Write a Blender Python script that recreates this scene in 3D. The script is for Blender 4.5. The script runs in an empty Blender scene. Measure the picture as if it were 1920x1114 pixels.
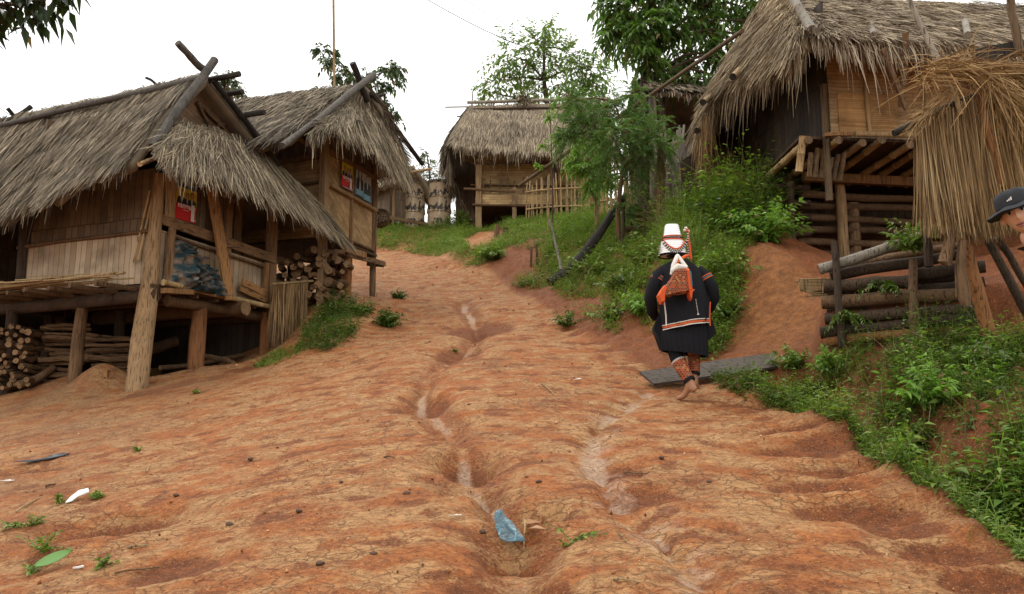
import bpy, math, random
import numpy as np
from mathutils import Vector, Matrix, noise as mnoise
random.seed(7); rng = np.random.default_rng(11)
scene = bpy.context.scene; COL = scene.collection
V = Vector
# ------------------------------------------------------------------ camera geometry (a 28 mm view, tilted up the hill)
FOC = 1493.0; PIT = math.radians(8.12)
def ray(px, py):
    u = (px - 960) / FOC; v = (557 - py) / FOC
    return np.array([u, math.cos(PIT) - v*math.sin(PIT), math.sin(PIT) + v*math.cos(PIT)])
def at(px, py, Y):
    d = ray(px, py); d = d * (Y / d[1]); return V(d)
# ------------------------------------------------------------------ bookkeeping
def tag(o, label=None, cat=None, group=None, kind=None):
    if label: o['label'] = label
    if cat: o['category'] = cat
    if group: o['group'] = group
    if kind: o['kind'] = kind
    return o
def empty(name, loc=(0, 0, 0), rz=0.0):
    o = bpy.data.objects.new(name, None); COL.objects.link(o)
    o.location = loc; o.rotation_euler = (0, 0, rz); o.empty_display_size = 0.2
    return o
def thing(name, label, cat, loc=(0, 0, 0), rz=0.0, group=None):
    return tag(empty(name, loc, rz), label, cat, group)
def link_mesh(name, me, parent=None, loc=None):
    o = bpy.data.objects.new(name, me); COL.objects.link(o)
    if parent is not None: o.parent = parent
    if loc is not None: o.location = loc
    return o
def copy_tree(o, parent=None):
    c = o.copy(); COL.objects.link(c)
    if parent is not None: c.parent = parent
    for ch in list(o.children): copy_tree(ch, c)
    return c
def fit_frame(v):
    z = V(v).normalized()
    x = z.orthogonal().normalized() if abs(z.z) > .98 else V((0, 0, 1)).cross(z).normalized()
    return x, z.cross(x).normalized(), z
class MB:
    """collects shapes that become ONE mesh object"""
    def __init__(s): s.v = []; s.f = []; s.m = []
    def add(s, vs, fs, mi=0):
        b = len(s.v); s.v.extend([tuple(p) for p in vs]); s.f.extend([tuple(b+i for i in f) for f in fs]); s.m.extend([mi]*len(fs)); return s
    def box(s, c, size, rz=0.0, mi=0):
        hx, hy, hz = size[0]/2, size[1]/2, size[2]/2; R = Matrix.Rotation(rz, 3, 'Z'); c = V(c)
        vs = [c + R @ V((x*hx, y*hy, z*hz)) for x in (-1, 1) for y in (-1, 1) for z in (-1, 1)]
        return s.add(vs, [(0,1,3,2),(4,6,7,5),(0,4,5,1),(2,3,7,6),(0,2,6,4),(1,5,7,3)], mi)
    def beam(s, p0, p1, w, h, up=(0, 0, 1), mi=0, wob=0.0, seg=1):
        p0, p1 = V(p0), V(p1); z = (p1-p0).normalized(); u = V(up)
        if abs(z.dot(u)) > .97: u = V((1, 0, 0))
        x = z.cross(u).normalized(); y = x.cross(z).normalized(); vs = []; fs = []
        for k in range(seg+1):
            c = p0.lerp(p1, k/seg)
            if wob: c = c + x*random.uniform(-wob, wob) + y*random.uniform(-wob, wob)
            j = 1 + (random.uniform(-.06, .06) if wob else 0)
            vs += [c + x*(a*w/2*j) + y*(b*h/2*j) for a, b in ((-1,-1),(1,-1),(1,1),(-1,1))]
        for k in range(seg):
            b = 4*k; fs += [(b+i, b+(i+1)%4, b+4+(i+1)%4, b+4+i) for i in range(4)]
        fs += [(3,2,1,0), (4*seg, 4*seg+1, 4*seg+2, 4*seg+3)]
        return s.add(vs, fs, mi)
    def tube(s, pts, r, n=8, mi=0, rough=0.0, cap=True, capmi=None):
        pts = [V(p) for p in pts]; N = len(pts); rs = r if hasattr(r, '__len__') else [r]*N
        vs = []; fs = []; x = None
        for k, p in enumerate(pts):
            d = (pts[min(k+1, N-1)] - pts[max(k-1, 0)])
            if d.length < 1e-9: d = V((0, 0, 1))
            d.normalize()
            if x is None: x = fit_frame(d)[0]
            x = (x - d*x.dot(d)); x = x.normalized() if x.length > 1e-6 else fit_frame(d)[0]
            y = d.cross(x)
            for i in range(n):
                a = 2*math.pi*i/n; q = rs[k]*(1+(random.uniform(-rough, rough) if rough else 0))
                vs.append(p + x*(math.cos(a)*q) + y*(math.sin(a)*q))
        for k in range(N-1):
            for i in range(n): fs.append((k*n+i, k*n+(i+1)%n, (k+1)*n+(i+1)%n, (k+1)*n+i))
        s.add(vs, fs, mi)
        if cap:
            b = len(s.v) - len(vs); c = mi if capmi is None else capmi
            s.f.append(tuple(b+i for i in reversed(range(n)))); s.m.append(c)
            s.f.append(tuple(b+(N-1)*n+i for i in range(n))); s.m.append(c)
        return s
    def pole(s, p0, p1, r0, r1=None, n=8, seg=5, wob=.012, rough=.06, mi=0, capmi=None):
        """a slightly crooked round stick"""
        p0, p1 = V(p0), V(p1); r1 = r0 if r1 is None else r1; x, y, z = fit_frame(p1-p0)
        a0, a1 = random.uniform(-1, 1), random.uniform(-1, 1); ph = random.uniform(0, 6)
        pts = []; rs = []
        for k in range(seg+1):
            t = k/seg; w = math.sin(math.pi*t)
            pts.append(p0.lerp(p1, t) + x*(wob*(a0*w + .5*math.sin(ph+5*t)*w)) + y*(wob*(a1*w + .5*math.cos(ph+6*t)*w)))
            rs.append((r0+(r1-r0)*t)*random.uniform(.95, 1.05))
        return s.tube(pts, rs, n, mi, rough, True, capmi)
    def bamboo(s, p0, p1, r, n=8, node=.33, mi=0, capmi=None):
        p0, p1 = V(p0), V(p1); L = (p1-p0).length; k = max(2, int(L/node)); pts = []; rs = []
        for i in range(k+1):
            t = i/k
            for dt, q in ((-.012/L, 1.0), (0, 1.14), (.012/L, 1.0)):
                tt = t+dt
                if 0 <= tt <= 1: pts.append(p0.lerp(p1, tt)); rs.append(r*q)
        return s.tube(pts, rs, n, mi, 0, True, capmi)
    def blob(s, c, rad, n=10, m=7, jit=.1, mi=0):
        c = V(c); vs = []; fs = []
        for j in range(m+1):
            th = math.pi*j/m
            for i in range(n):
                a = 2*math.pi*i/n; q = 1+random.uniform(-jit, jit)
                vs.append(c + V((rad[0]*math.sin(th)*math.cos(a)*q, rad[1]*math.sin(th)*math.sin(a)*q, rad[2]*math.cos(th)*q)))
        for j in range(m):
            for i in range(n): fs.append((j*n+i, (j+1)*n+i, (j+1)*n+(i+1)%n, j*n+(i+1)%n))
        return s.add(vs, fs, mi)
    def loft(s, rings, mi=0, cap=True, closed=True):
        n = len(rings[0]); vs = [p for r in rings for p in r]; fs = []
        for k in range(len(rings)-1):
            for i in range(n if closed else n-1): fs.append((k*n+i, k*n+(i+1)%n, (k+1)*n+(i+1)%n, (k+1)*n+i))
        if cap and closed: fs += [tuple(reversed(range(n))), tuple(range((len(rings)-1)*n, len(rings)*n))]
        return s.add(vs, fs, mi)
    def build(s, name, mats, parent=None, smooth=True, origin=None):
        vs = s.v
        if origin is not None:
            o3 = V(origin); vs = [(a-o3.x, b-o3.y, c-o3.z) for a, b, c in vs]
        me = bpy.data.meshes.new(name); me.from_pydata(vs, [], s.f)
        for m in (mats if isinstance(mats, (list, tuple)) else [mats]): me.materials.append(m)
        if any(s.m): me.polygons.foreach_set('material_index', s.m)
        if smooth:
            me.polygons.foreach_set('use_smooth', [True]*len(me.polygons)); me.update()
            try: me.set_sharp_from_angle(angle=math.radians(50))
            except Exception: pass
        me.update()
        return link_mesh(name, me, parent, origin)
def np_mesh(name, verts, faces, mats, parent=None, smooth=False, mi=None, loc=None):
    """verts (N,3); faces (M,k) with one k"""
    me = bpy.data.meshes.new(name); N = len(verts); M, k = faces.shape
    me.vertices.add(N); me.vertices.foreach_set('co', np.ascontiguousarray(verts, np.float32).ravel())
    me.loops.add(M*k); me.loops.foreach_set('vertex_index', np.ascontiguousarray(faces, np.int32).ravel())
    me.polygons.add(M); me.polygons.foreach_set('loop_start', np.arange(0, M*k, k, dtype=np.int32))
    try: me.polygons.foreach_set('loop_total', np.full(M, k, np.int32))
    except Exception: pass
    for m in (mats if isinstance(mats, (list, tuple)) else [mats]): me.materials.append(m)
    if mi is not None: me.polygons.foreach_set('material_index', np.ascontiguousarray(mi, np.int32))
    if smooth: me.polygons.foreach_set('use_smooth', np.ones(M, bool))
    me.update(calc_edges=True); me.validate()
    return link_mesh(name, me, parent, loc)
# ------------------------------------------------------------------ numpy gradient noise
_perm = rng.permutation(512); _g = rng.normal(size=(512, 2)); _g /= np.linalg.norm(_g, axis=1)[:, None]
def perlin(x, y):
    xi = np.floor(x).astype(int); yi = np.floor(y).astype(int); fx = x-xi; fy = y-yi
    def gr(ix, iy, dx, dy):
        h = _perm[(_perm[ix % 512] + iy) % 512]; return _g[h, 0]*dx + _g[h, 1]*dy
    u = fx*fx*fx*(fx*(fx*6-15)+10); v = fy*fy*fy*(fy*(fy*6-15)+10)
    a = gr(xi, yi, fx, fy); b = gr(xi+1, yi, fx-1, fy); c = gr(xi, yi+1, fx, fy-1); d = gr(xi+1, yi+1, fx-1, fy-1)
    return (a+(b-a)*u) + ((c+(d-c)*u)-(a+(b-a)*u))*v
def fbm(x, y, o=4, g=.5):
    s = 0; a = 1.0
    for k in range(o): s = s + a*perlin(x*2**k+17.3*k, y*2**k+9.1*k); a *= g
    return s
def sstep(a, b, x):
    t = np.clip((x-a)/(b-a), 0, 1); return t*t*(3-2*t)
def seg_dist(X, Y, poly):
    """distance to a polyline and how far along it (0..1)"""
    best = np.full(X.shape, 1e9); par = np.zeros(X.shape); n = len(poly)-1
    for k in range(n):
        a = np.array(poly[k][:2]); b = np.array(poly[k+1][:2]); ab = b-a
        t = np.clip(((X-a[0])*ab[0]+(Y-a[1])*ab[1])/(ab@ab), 0, 1)
        d = np.hypot(X-a[0]-t*ab[0], Y-a[1]-t*ab[1]); m = d < best
        best[m] = d[m]; par[m] = (k+t[m])/n
    return best, par
# ------------------------------------------------------------------ procedural materials
class NT:
    def __init__(s, name):
        s.m = bpy.data.materials.new(name); s.m.use_nodes = True; s.t = s.m.node_tree; s.n = s.t.nodes; s.l = s.t.links
        s.b = s.n['Principled BSDF']; s.out = s.n['Material Output']
    def node(s, typ, **kw):
        o = s.n.new(typ)
        for k, v in kw.items():
            if k.startswith('i_'):
                key = k[2:]; key = int(key) if key.isdigit() else key.replace('_', ' ')
                s.put(o.inputs[key], v)
            else: setattr(o, k, v)
        return o
    def put(s, sock, v):
        if hasattr(v, 'is_output') or isinstance(v, bpy.types.NodeSocket): s.l.new(v, sock)
        elif isinstance(v, (tuple, list)) and len(v) == 3 and sock.type == 'RGBA': sock.default_value = (*v, 1)
        else: sock.default_value = v
    def coord(s, scale=(1, 1, 1), rot=(0, 0, 0), kind='Object'):
        tc = s.node('ShaderNodeTexCoord'); mp = s.node('ShaderNodeMapping'); s.l.new(tc.outputs[kind], mp.inputs[0])
        mp.inputs['Scale'].default_value = scale; mp.inputs['Rotation'].default_value = rot; return mp.outputs[0]
    def noise(s, vec, scale, detail=4, rough=.55, out='Fac', dist=0.0):
        o = s.node('ShaderNodeTexNoise'); s.l.new(vec, o.inputs['Vector']); o.inputs['Scale'].default_value = scale
        o.inputs['Detail'].default_value = detail; o.inputs['Roughness'].default_value = rough; o.inputs['Distortion'].default_value = dist
        return o.outputs[out]
    def ramp(s, fac, stops, interp='LINEAR'):
        r = s.node('ShaderNodeValToRGB'); s.l.new(fac, r.inputs[0]); e = r.color_ramp.elements; r.color_ramp.interpolation = interp
        while len(e) < len(stops): e.new(.5)
        for q, (p, c) in zip(e, stops): q.position = p; q.color = (*c, 1) if len(c) == 3 else c
        return r.outputs[0]
    def mix(s, fac, a, b, mode='MIX'):
        o = s.node('ShaderNodeMix', data_type='RGBA', blend_type=mode)
        s.put(o.inputs[0], fac); s.put(o.inputs[6], a); s.put(o.inputs[7], b); return o.outputs[2]
    def math(s, op, a, b=0.0, c=None):
        o = s.node('ShaderNodeMath', operation=op); s.put(o.inputs[0], a); s.put(o.inputs[1], b)
        if c is not None: s.put(o.inputs[2], c)
        return o.outputs[0]
    def mapr(s, v, a, b, c=0.0, d=1.0):
        o = s.node('ShaderNodeMapRange'); s.put(o.inputs[0], v)
        for i, q in enumerate((a, b, c, d)): o.inputs[i+1].default_value = q
        return o.outputs[0]
    def bump(s, h, strength=.5, dist=.01, prev=None):
        o = s.node('ShaderNodeBump'); s.l.new(h, o.inputs['Height']); o.inputs['Strength'].default_value = strength; o.inputs['Distance'].default_value = dist
        if prev is not None: s.l.new(prev, o.inputs['Normal'])
        return o.outputs[0]
    def attr(s, name): return s.node('ShaderNodeAttribute', attribute_name=name).outputs['Fac']
    def island(s): return s.node('ShaderNodeNewGeometry').outputs['Random Per Island']
    def fin(s, color, rough=.85, normal=None, spec=.25):
        s.put(s.b.inputs['Base Color'], color); s.put(s.b.inputs['Roughness'], rough)
        s.b.inputs['Specular IOR Level'].default_value = spec
        if normal is not None: s.l.new(normal, s.b.inputs['Normal'])
        return s.m
def c3(r, g, b): return (r, g, b)
def dim(c, f): return tuple(x*f for x in c)
def m_straw(name, lo, mid, hi, pale=.06):
    t = NT(name); r = t.island(); v = t.coord(kind='Object'); n = t.noise(v, 1.3, 5, .6)
    f = t.math('ADD', t.math('MULTIPLY', r, .62), t.math('MULTIPLY', n, .5))
    col = t.ramp(f, [(.12, lo), (.55, mid), (.86, hi), (1.0, dim(hi, 1.35))])
    dark = t.mapr(t.noise(t.coord((1, 1, 1)), .55, 6, .65), .42, .68, 0, .55)
    col = t.mix(dark, col, t.mix(.5, dim(lo, .8), (.028, .029, .026)))
    return t.fin(col, .8, spec=.2)
def m_wood(name, a, b, grain=(14, 14, 1.2), spec=.2, mud=0.0):
    t = NT(name); v = t.coord(grain); n = t.noise(v, 2.2, 6, .6, dist=.6); w = t.noise(t.coord(), 2.5, 4, .6)
    rnd = t.node('ShaderNodeObjectInfo').outputs['Random']
    col = t.mix(n, a, b); col = t.mix(t.mapr(w, .5, .75, 0, .55), col, dim(a, .5))
    col = t.mix(1.0, col, t.ramp(rnd, [(0, (.72, .72, .72)), (1, (1.15, 1.12, 1.08))]), 'MULTIPLY')
    crack = t.mapr(t.noise(t.coord((grain[0]*2.2, grain[1]*2.2, grain[2]*.8)), 3, 3, .5), .57, .68, 0, .85)
    col = t.mix(crack, col, dim(a, .3))
    return t.fin(col, .8, t.bump(t.math('SUBTRACT', n, t.math('MULTIPLY', crack, 1.2)), .8, .02), spec)
def m_weave(name, a, b, ax='x', size=(.16, .05), rot=0.0, spec=.2):
    """split bamboo mat: staggered slats on a vertical wall; ax = the wall's horizontal axis"""
    t = NT(name); tc = t.node('ShaderNodeTexCoord'); sp = t.node('ShaderNodeSeparateXYZ'); t.l.new(tc.outputs['Object'], sp.inputs[0])
    cb = t.node('ShaderNodeCombineXYZ'); t.l.new(sp.outputs['X' if ax == 'x' else 'Y'], cb.inputs[0]); t.l.new(sp.outputs['Z'], cb.inputs[1])
    mp = t.node('ShaderNodeMapping'); dn = t.noise(cb.outputs[0], 2.2, 3, .5, 'Color'); va_ = t.node('ShaderNodeVectorMath', operation='MULTIPLY_ADD'); t.l.new(dn, va_.inputs[0]); va_.inputs[1].default_value = (.07, .05, 0); t.l.new(cb.outputs[0], va_.inputs[2]); t.l.new(va_.outputs[0], mp.inputs[0]); mp.inputs['Rotation'].default_value = (0, 0, rot)
    br = t.node('ShaderNodeTexBrick'); t.l.new(mp.outputs[0], br.inputs['Vector'])
    br.inputs['Scale'].default_value = 1; br.inputs['Brick Width'].default_value = size[0]; br.inputs['Row Height'].default_value = size[1]
    br.inputs['Mortar Size'].default_value = min(size)*.05; br.inputs['Mortar Smooth'].default_value = .3; br.offset = .37
    br.inputs['Color1'].default_value = (.0, .0, .0, 1); br.inputs['Color2'].default_value = (1, 1, 1, 1); br.inputs['Mortar'].default_value = (.5, .5, .5, 1)
    sx = (2, 60, 1) if size[0] > size[1] else (60, 2, 1)
    m2 = t.node('ShaderNodeMapping'); t.l.new(mp.outputs[0], m2.inputs[0]); m2.inputs['Scale'].default_value = sx
    gr = t.noise(m2.outputs[0], 1.5, 4, .6); st = t.noise(mp.outputs[0], 1.6, 5, .6)
    f = t.math('ADD', t.math('MULTIPLY', br.outputs['Color'], .6), t.math('MULTIPLY', gr, .5))
    col = t.mix(f, a, b); col = t.mix(t.mapr(st, .45, .68, 0, .75), col, dim(a, .5))
    col = t.mix(t.math('MULTIPLY', br.outputs['Fac'], .75), col, dim(a, .25))
    h = t.math('SUBTRACT', t.math('MULTIPLY', gr, .4), br.outputs['Fac'])
    return t.fin(col, .6, t.bump(h, .7, .008), spec)
def m_leaf(name, lo, hi, trans=.3, gloss=.5, stem=None):
    t = NT(name); r = t.island(); n = t.noise(t.coord(), .9, 3, .5)
    f = t.math('ADD', t.math('MULTIPLY', r, .65), t.math('MULTIPLY', n, .45))
    col = t.ramp(f, [(.15, lo), (.75, hi), (1.0, (hi[0]*1.5, hi[1]*1.25, hi[2]*1.1))])
    col = t.mix(t.mapr(r, .955, .965), col, (.2, .13, .05))
    t.fin(col, gloss, spec=.35)
    tr = t.node('ShaderNodeBsdfTranslucent'); t.l.new(t.mix(1.0, col, (1.3, 1.5, .7), 'MULTIPLY'), tr.inputs[0])
    mx = t.node('ShaderNodeMixShader'); mx.inputs[0].default_value = trans
    t.l.new(t.b.outputs[0], mx.inputs[1]); t.l.new(tr.outputs[0], mx.inputs[2]); t.l.new(mx.outputs[0], t.out.inputs[0])
    return t.m
def m_plain(name, col, rough=.7, var=.15, scale=20, bump=.15, spec=.3):
    t = NT(name); n = t.noise(t.coord(), scale, 5, .6); c = t.mix(n, dim(col, 1-var), dim(col, 1+var))
    return t.fin(c, rough, t.bump(n, bump, .004), spec)
M = {}
M['thatch_old'] = m_straw('weathered_thatch', (.036, .028, .02), (.145, .112, .075), (.42, .34, .235))
M['thatch_grey'] = m_straw('grey_thatch', (.085, .063, .043), (.27, .205, .135), (.5, .41, .29))
M['thatch_tan'] = m_straw('tan_thatch', (.055, .037, .021), (.23, .165, .095), (.53, .42, .265))
M['thatch_eave'] = m_straw('pale_old_thatch', (.045, .033, .022), (.185, .14, .09), (.5, .41, .275))
M['straw'] = m_straw('dry_straw', (.1, .052, .02), (.27, .155, .06), (.47, .32, .15))
M['reed'] = m_straw('dry_reed', (.07, .036, .014), (.26, .155, .065), (.47, .33, .17))
M['post'] = m_wood('weathered_post_wood', (.12, .068, .033), (.33, .205, .11))
M['post_pale'] = m_wood('pale_post_wood', (.16, .1, .05), (.42, .28, .15))
M['post_red'] = m_wood('red_muddy_post_wood', (.16, .065, .025), (.36, .165, .065))
M['plank'] = m_wood('sawn_plank_wood', (.2, .1, .038), (.42, .23, .095))
M['plank_dark'] = m_wood('dark_plank_wood', (.045, .028, .016), (.12, .078, .043))
M['plank_h'] = m_wood('sawn_board_wood', (.2, .1, .038), (.42, .23, .095), (1.3, 14, 14)); M['post_h'] = m_wood('weathered_board_wood', (.12, .068, .033), (.33, .205, .11), (1.3, 14, 14)); M['fire'] = m_wood('dry_firewood', (.08, .045, .024), (.26, .155, .08), (1.3, 12, 12))
M['grey_pole'] = m_wood('grey_weathered_pole', (.055, .05, .043), (.17, .155, .135))
M['bridge'] = m_wood('wet_grey_plank', (.045, .034, .027), (.135, .105, .08), (3, 22, 22), .5)
M['bark'] = m_wood('dark_bark', (.035, .024, .017), (.115, .075, .048))
M['bark_brown'] = m_wood('brown_bark', (.08, .045, .022), (.21, .125, .066))
M['charred'] = m_wood('charred_wood', (.012, .011, .01), (.06, .047, .038))
M['log_end'] = m_wood('cut_log_end', (.13, .072, .034), (.3, .19, .1), (6, 6, 6)); M['fire_end'] = m_wood('old_cut_end', (.07, .04, .022), (.19, .12, .065), (6, 6, 6))
M['bamboo'] = m_wood('dry_bamboo', (.25, .155, .065), (.5, .35, .17), (10, 10, 1.5), .4)
M['bamboo_grey'] = m_wood('grey_bamboo', (.15, .13, .1), (.36, .32, .26), (10, 10, 1.5), .4)
M['bamboo_dark'] = m_wood('smoked_bamboo', (.07, .042, .02), (.2, .125, .06), (10, 10, 1.5), .35)
# ------------------------------------------------------------------ the hill: control points -> thin plate spline
def road_z(Y):
    Y = np.asarray(Y, float)
    return np.where(Y < 7.35, -1.5+.218*Y, .1+.26*(Y-7.35))
def base_z(x, Y): 
    x = np.asarray(x, float); s = np.maximum(0, -.5-x)
    return road_z(Y) - .14*s
CP = []
for Y in (-3, 0, 2, 4, 5.5, 7, 8.5, 10, 12, 14):
    for x in (-9, -7, -5, -3.5, -2, -.5, .5, 1.2, 2.0, 2.5):
        if x <= 2.55 - max(0, Y-7)*.3 and not (Y >= 10 and x < -2.2) and not (Y >= 8.5 and x < -5.5):
            CP.append((x, Y, float(base_z(x, Y))))
def cp(px, py, Y, dz=0.0):
    p = at(px, py, Y); CP.append((p.x, p.y, p.z+dz))
for a in [(265,724,11),(368,690,11.9),(497,664,13.1),(140,702,12.2),(0,742,12.3),(60,735,11.7),(330,715,11),(520,675,11.6),(600,680,10.4),
          (605,567,14),(660,552,15),(697,557,15.6),(640,600,12.6),(580,640,11.6),(720,620,12.6),(760,600,13.5),(770,560,15.4),(740,520,18.6),
          (790,492,21),(730,490,21.8),(860,540,17),(900,560,15.6),(720,471,23.5),(720,446,24.6),(860,507,19.2),(860,474,20.3),(780,425,27),(850,425,27),
          (897,437,26),(965,421,26.2),(1050,410,25),(1120,420,21),(1200,402,18.5),(1300,385,16.5),(900,500,18.2),(950,522,17.2),(960,462,19.2),(1040,442,19.5),
          (1060,532,15),(1000,548,15.9),(1100,562,13.3),(1150,472,15.5),(1180,462,16),(1200,560,11.2),(1130,610,11.2),(1250,482,12),(1330,430,12.6),(1400,402,12.6),
          (1490,468,10.6),(1450,474,10.5),(1402,484,10.4),(1392,560,9.85),(1400,640,9.2),(1530,560,9.5),(1545,480,10.9),(1530,640,8.7),(1350,682,8.6),(1300,660,9.3),
          (1600,655,7.9),(1720,650,7.5),(1850,645,7.2),(1600,560,9.2),(1800,500,9.6),(1575,492,12.2),(1900,480,11),(1440,660,8.7),
          (1900,900,4.75),(1900,760,5.6),(1700,750,6.1),(1560,700,7.1),(1640,780,5.75),(1780,860,4.95),(1800,700,6.5),(1480,690,7.7)]:
    cp(*a)
# ditch along the right edge of the road, the bank behind it, and land out of frame
for Y, zb in ((2.2, -1.5), (3.2, -1.32), (4.2, -1.08), (5.2, -.8), (6.2, -.52), (7.2, -.25), (7.9, -.05)):
    pass
for p in [(3.4,3,-.75),(3.5,1.5,-.9),(4.5,4,.1),(5.5,6,.8),(6.5,8,1.6),(7,10,2.3),(8,13,3.2),(5,14,3.2),(6,18,4.6),(5,22,5.4),(9,25,6.2),(12,18,5.2),(3,-2,-1.3),(6,0,-.4),
          (-6,13,.2),(-8,14.5,.35),(-4.5,14.5,1.5),(-6.5,16.5,1.5),(-9,12,0),(-11,16,.6),(-12,10,-.6),(-5.5,19,3.4),(-8,22,4.2),(-5,24,5.0),(-6,28,6.2),(-12,26,4.5),
          (-1,29,6.3),(2,29,6.4),(-4,31,6.2),(0,34,5.6),(6,32,6.2),(-8,36,4.5),(8,40,4),(-3.2,26,5.95),(-1.9,26,5.95),(.6,27.5,6.0),(-9,6,-1.1),(-9,0,-2.2)]:
    CP.append(p)
CPA = np.array(CP)
def _tps(dx, dy):
    r2 = dx*dx+dy*dy; return r2*np.log(r2+1e-9)
_n = len(CPA); _K = _tps(CPA[:,0][:,None]-CPA[:,0], CPA[:,1][:,None]-CPA[:,1]) + .03*np.eye(_n)
_P = np.column_stack([np.ones(_n), CPA[:,:2]])
_A = np.block([[_K, _P], [_P.T, np.zeros((3, 3))]]); _W = np.linalg.solve(_A, np.concatenate([CPA[:,2], np.zeros(3)]))
def smooth_h(X, Y):
    X = np.asarray(X, float); Y = np.asarray(Y, float); sh = np.broadcast(X, Y).shape
    x = np.broadcast_to(X, sh).ravel(); y = np.broadcast_to(Y, sh).ravel(); z = np.empty(x.size)
    xc = np.clip(x, -13, 13); yc = np.clip(y, -4, 40)
    for i in range(0, x.size, 20000):
        a, b = xc[i:i+20000], yc[i:i+20000]
        z[i:i+20000] = _tps(a[:,None]-CPA[:,0], b[:,None]-CPA[:,1]) @ _W[:_n] + _W[_n] + _W[_n+1]*a + _W[_n+2]*b
    far = np.hypot(x-xc, y-yc); z = z - 14*(1-np.exp(-far/45.0)) - .0*far
    return z.reshape(sh)
def edge_x(Y):
    return np.interp(Y, [0, 7, 7.8, 8.75, 10.25, 12.3, 14.3, 16.3, 18], [2.3, 2.3, 2.18, 1.5, 1.1, .73, .38, 0, -.6])
def gp0(px, py):
    """where the view through a photo point meets the road surface (smooth)"""
    d = ray(px, py); ys = np.linspace(2.0, 34, 1600); X = d[0]/d[1]*ys; Z = d[2]/d[1]*ys; h = smooth_h(X, ys)
    k = int(np.argmax(h >= Z)) if (h >= Z).any() else int(np.argmin((Z-h)/ys)); return (float(X[k]), float(ys[k]), float(h[k]))
GUL1 = [gp0(*q) for q in [(868,560),(880,585),(905,612),(862,655),(800,700),(790,742),(835,790),(872,830),(885,885),(935,925),(965,985),(975,1050),(985,1113)]]
GUL2 = [gp0(*q) for q in [(1215,735),(1140,780),(1105,830),(1120,890),(1170,945),(1235,1000),(1300,1060),(1345,1113)]]
# scoops kicked out of the edge of the road, pits in the gully, hollows
SCOOP = [(gp0(*q), rx, ry, dp) for q, rx, ry, dp in [
    ((1570,880),.2,.09,.06),((1500,842),.26,.1,.07),((1530,905),.26,.1,.07),((1560,820),.24,.09,.06),((1480,800),.25,.09,.06),((1430,775),.2,.08,.05),((1390,760),.2,.08,.045),
    ((1620,950),.3,.12,.09),((1790,1030),.24,.09,.06),((1690,985),.2,.08,.05),((1850,1085),.2,.08,.05),((1240,700),.22,.12,.05),((1190,680),.22,.1,.05),((1150,655),.2,.1,.045),((1120,640),.2,.12,.045),((1095,622),.2,.12,.045),((1080,610),.2,.14,.045),
    ((870,850),.14,.14,.1),((880,905),.13,.1,.07),((988,948),.15,.08,.13),((962,1012),.1,.07,.06),((1010,1085),.12,.07,.06),((905,1085),.14,.08,.06),((200,985),.34,.16,.14),((900,605),.45,.5,.1),((860,650),.25,.3,.08),
    ((1160,880),.12,.12,.05),((1210,925),.2,.1,.05),((810,745),.16,.2,.07),((60,880),.25,.12,.08),((330,1060),.2,.12,.05)]]
TERR = [gp0(*q) for q in [(-40,768),(140,752),(300,736),(420,702),(520,668),(585,640)]]; MND = gp0(190, 725)
def features(X, Y):
    """returns dz, worn, silt for points of the ground"""
    dz = np.zeros(X.shape); worn = np.zeros(X.shape); silt = np.zeros(X.shape)
    m = (X > -5) & (X < 4) & (Y > 1.5) & (Y < 24); x = X[m]; y = Y[m]
    w = .05*fbm(x*2.2, y*2.2, 3); wx = x + w; wy = y + .05*fbm(x*2.2+40, y*2.2, 3)
    d, t = seg_dist(wx, wy, GUL1); wd = .17+.07*np.sin(t*31)+.03*np.sin(t*77)
    prof = np.exp(-(d/wd)**2); dp = .125*(.75+.45*np.sin(t*40+1)*np.sin(t*13)); z = -dp*prof - .03*np.exp(-(d/.5)**2)
    wn = .55*sstep(.15, .6, prof)*(1-.7*sstep(.86, .99, prof)); sl = .8*sstep(.86, .985, prof)*(.35+.65*sstep(-.1, .35, fbm(x*1.1, y*1.1+5, 2)))
    d2, t2 = seg_dist(wx, wy, GUL2); p2 = np.exp(-(d2/(.09+.05*np.sin(t2*23)))**2); z -= .055*p2; pn = sstep(-.28, .22, fbm(x*2.6, y*2.6, 4)); sl = np.maximum(sl, .85*sstep(.25, .9, p2)*pn); sl = np.maximum(sl, .55*np.exp(-(d2/.3)**2)*sstep(-.1, .3, fbm(x*4, y*6, 4)))
    zs = np.zeros(x.shape); zl = np.zeros(x.shape)
    for (c, rx, ry, q) in SCOOP:
        rx *= 1.3; ry *= 1.6; q *= 1.35
        a = ((wx-c[0])/rx)**2 + ((wy-c[1])/ry)**2; e = np.exp(-a**1.5)
        zs = np.maximum(zs, q*e); zl = np.maximum(zl, q*.3*np.exp(-(((wy-c[1]+ry*1.35)/(ry*.55))**2 + ((wx-c[0])/(rx*1.1))**2)))
        wn = np.maximum(wn, .95*sstep(.2, .75, e))
    z = z - zs + zl
    d3, t3 = seg_dist(wx, wy, TERR); wn = np.maximum(wn, .95*np.exp(-(d3/.42)**2)*sstep(-.5, .1, fbm(x*2, y*2, 3))); wn = np.maximum(wn, np.exp(-((x-MND[0]+.1)/.45)**2-((y-MND[1]-.15)/.4)**2))
    z += .03*fbm(x*4+9, y*4, 4)*np.exp(-(d/.35)**2)
    dz[m] = z; worn[m] = np.clip(wn, 0, 1); silt[m] = sl
    return dz, worn, silt
def mound(X, Y, c, rx, ry, h):
    a = ((X-c[0])/rx)**2+((Y-c[1])/ry)**2; return h*np.exp(-a)
CRIB = (tuple(at(1535,640,7.98))[:2], tuple(at(1850,630,7.38))[:2])
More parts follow.
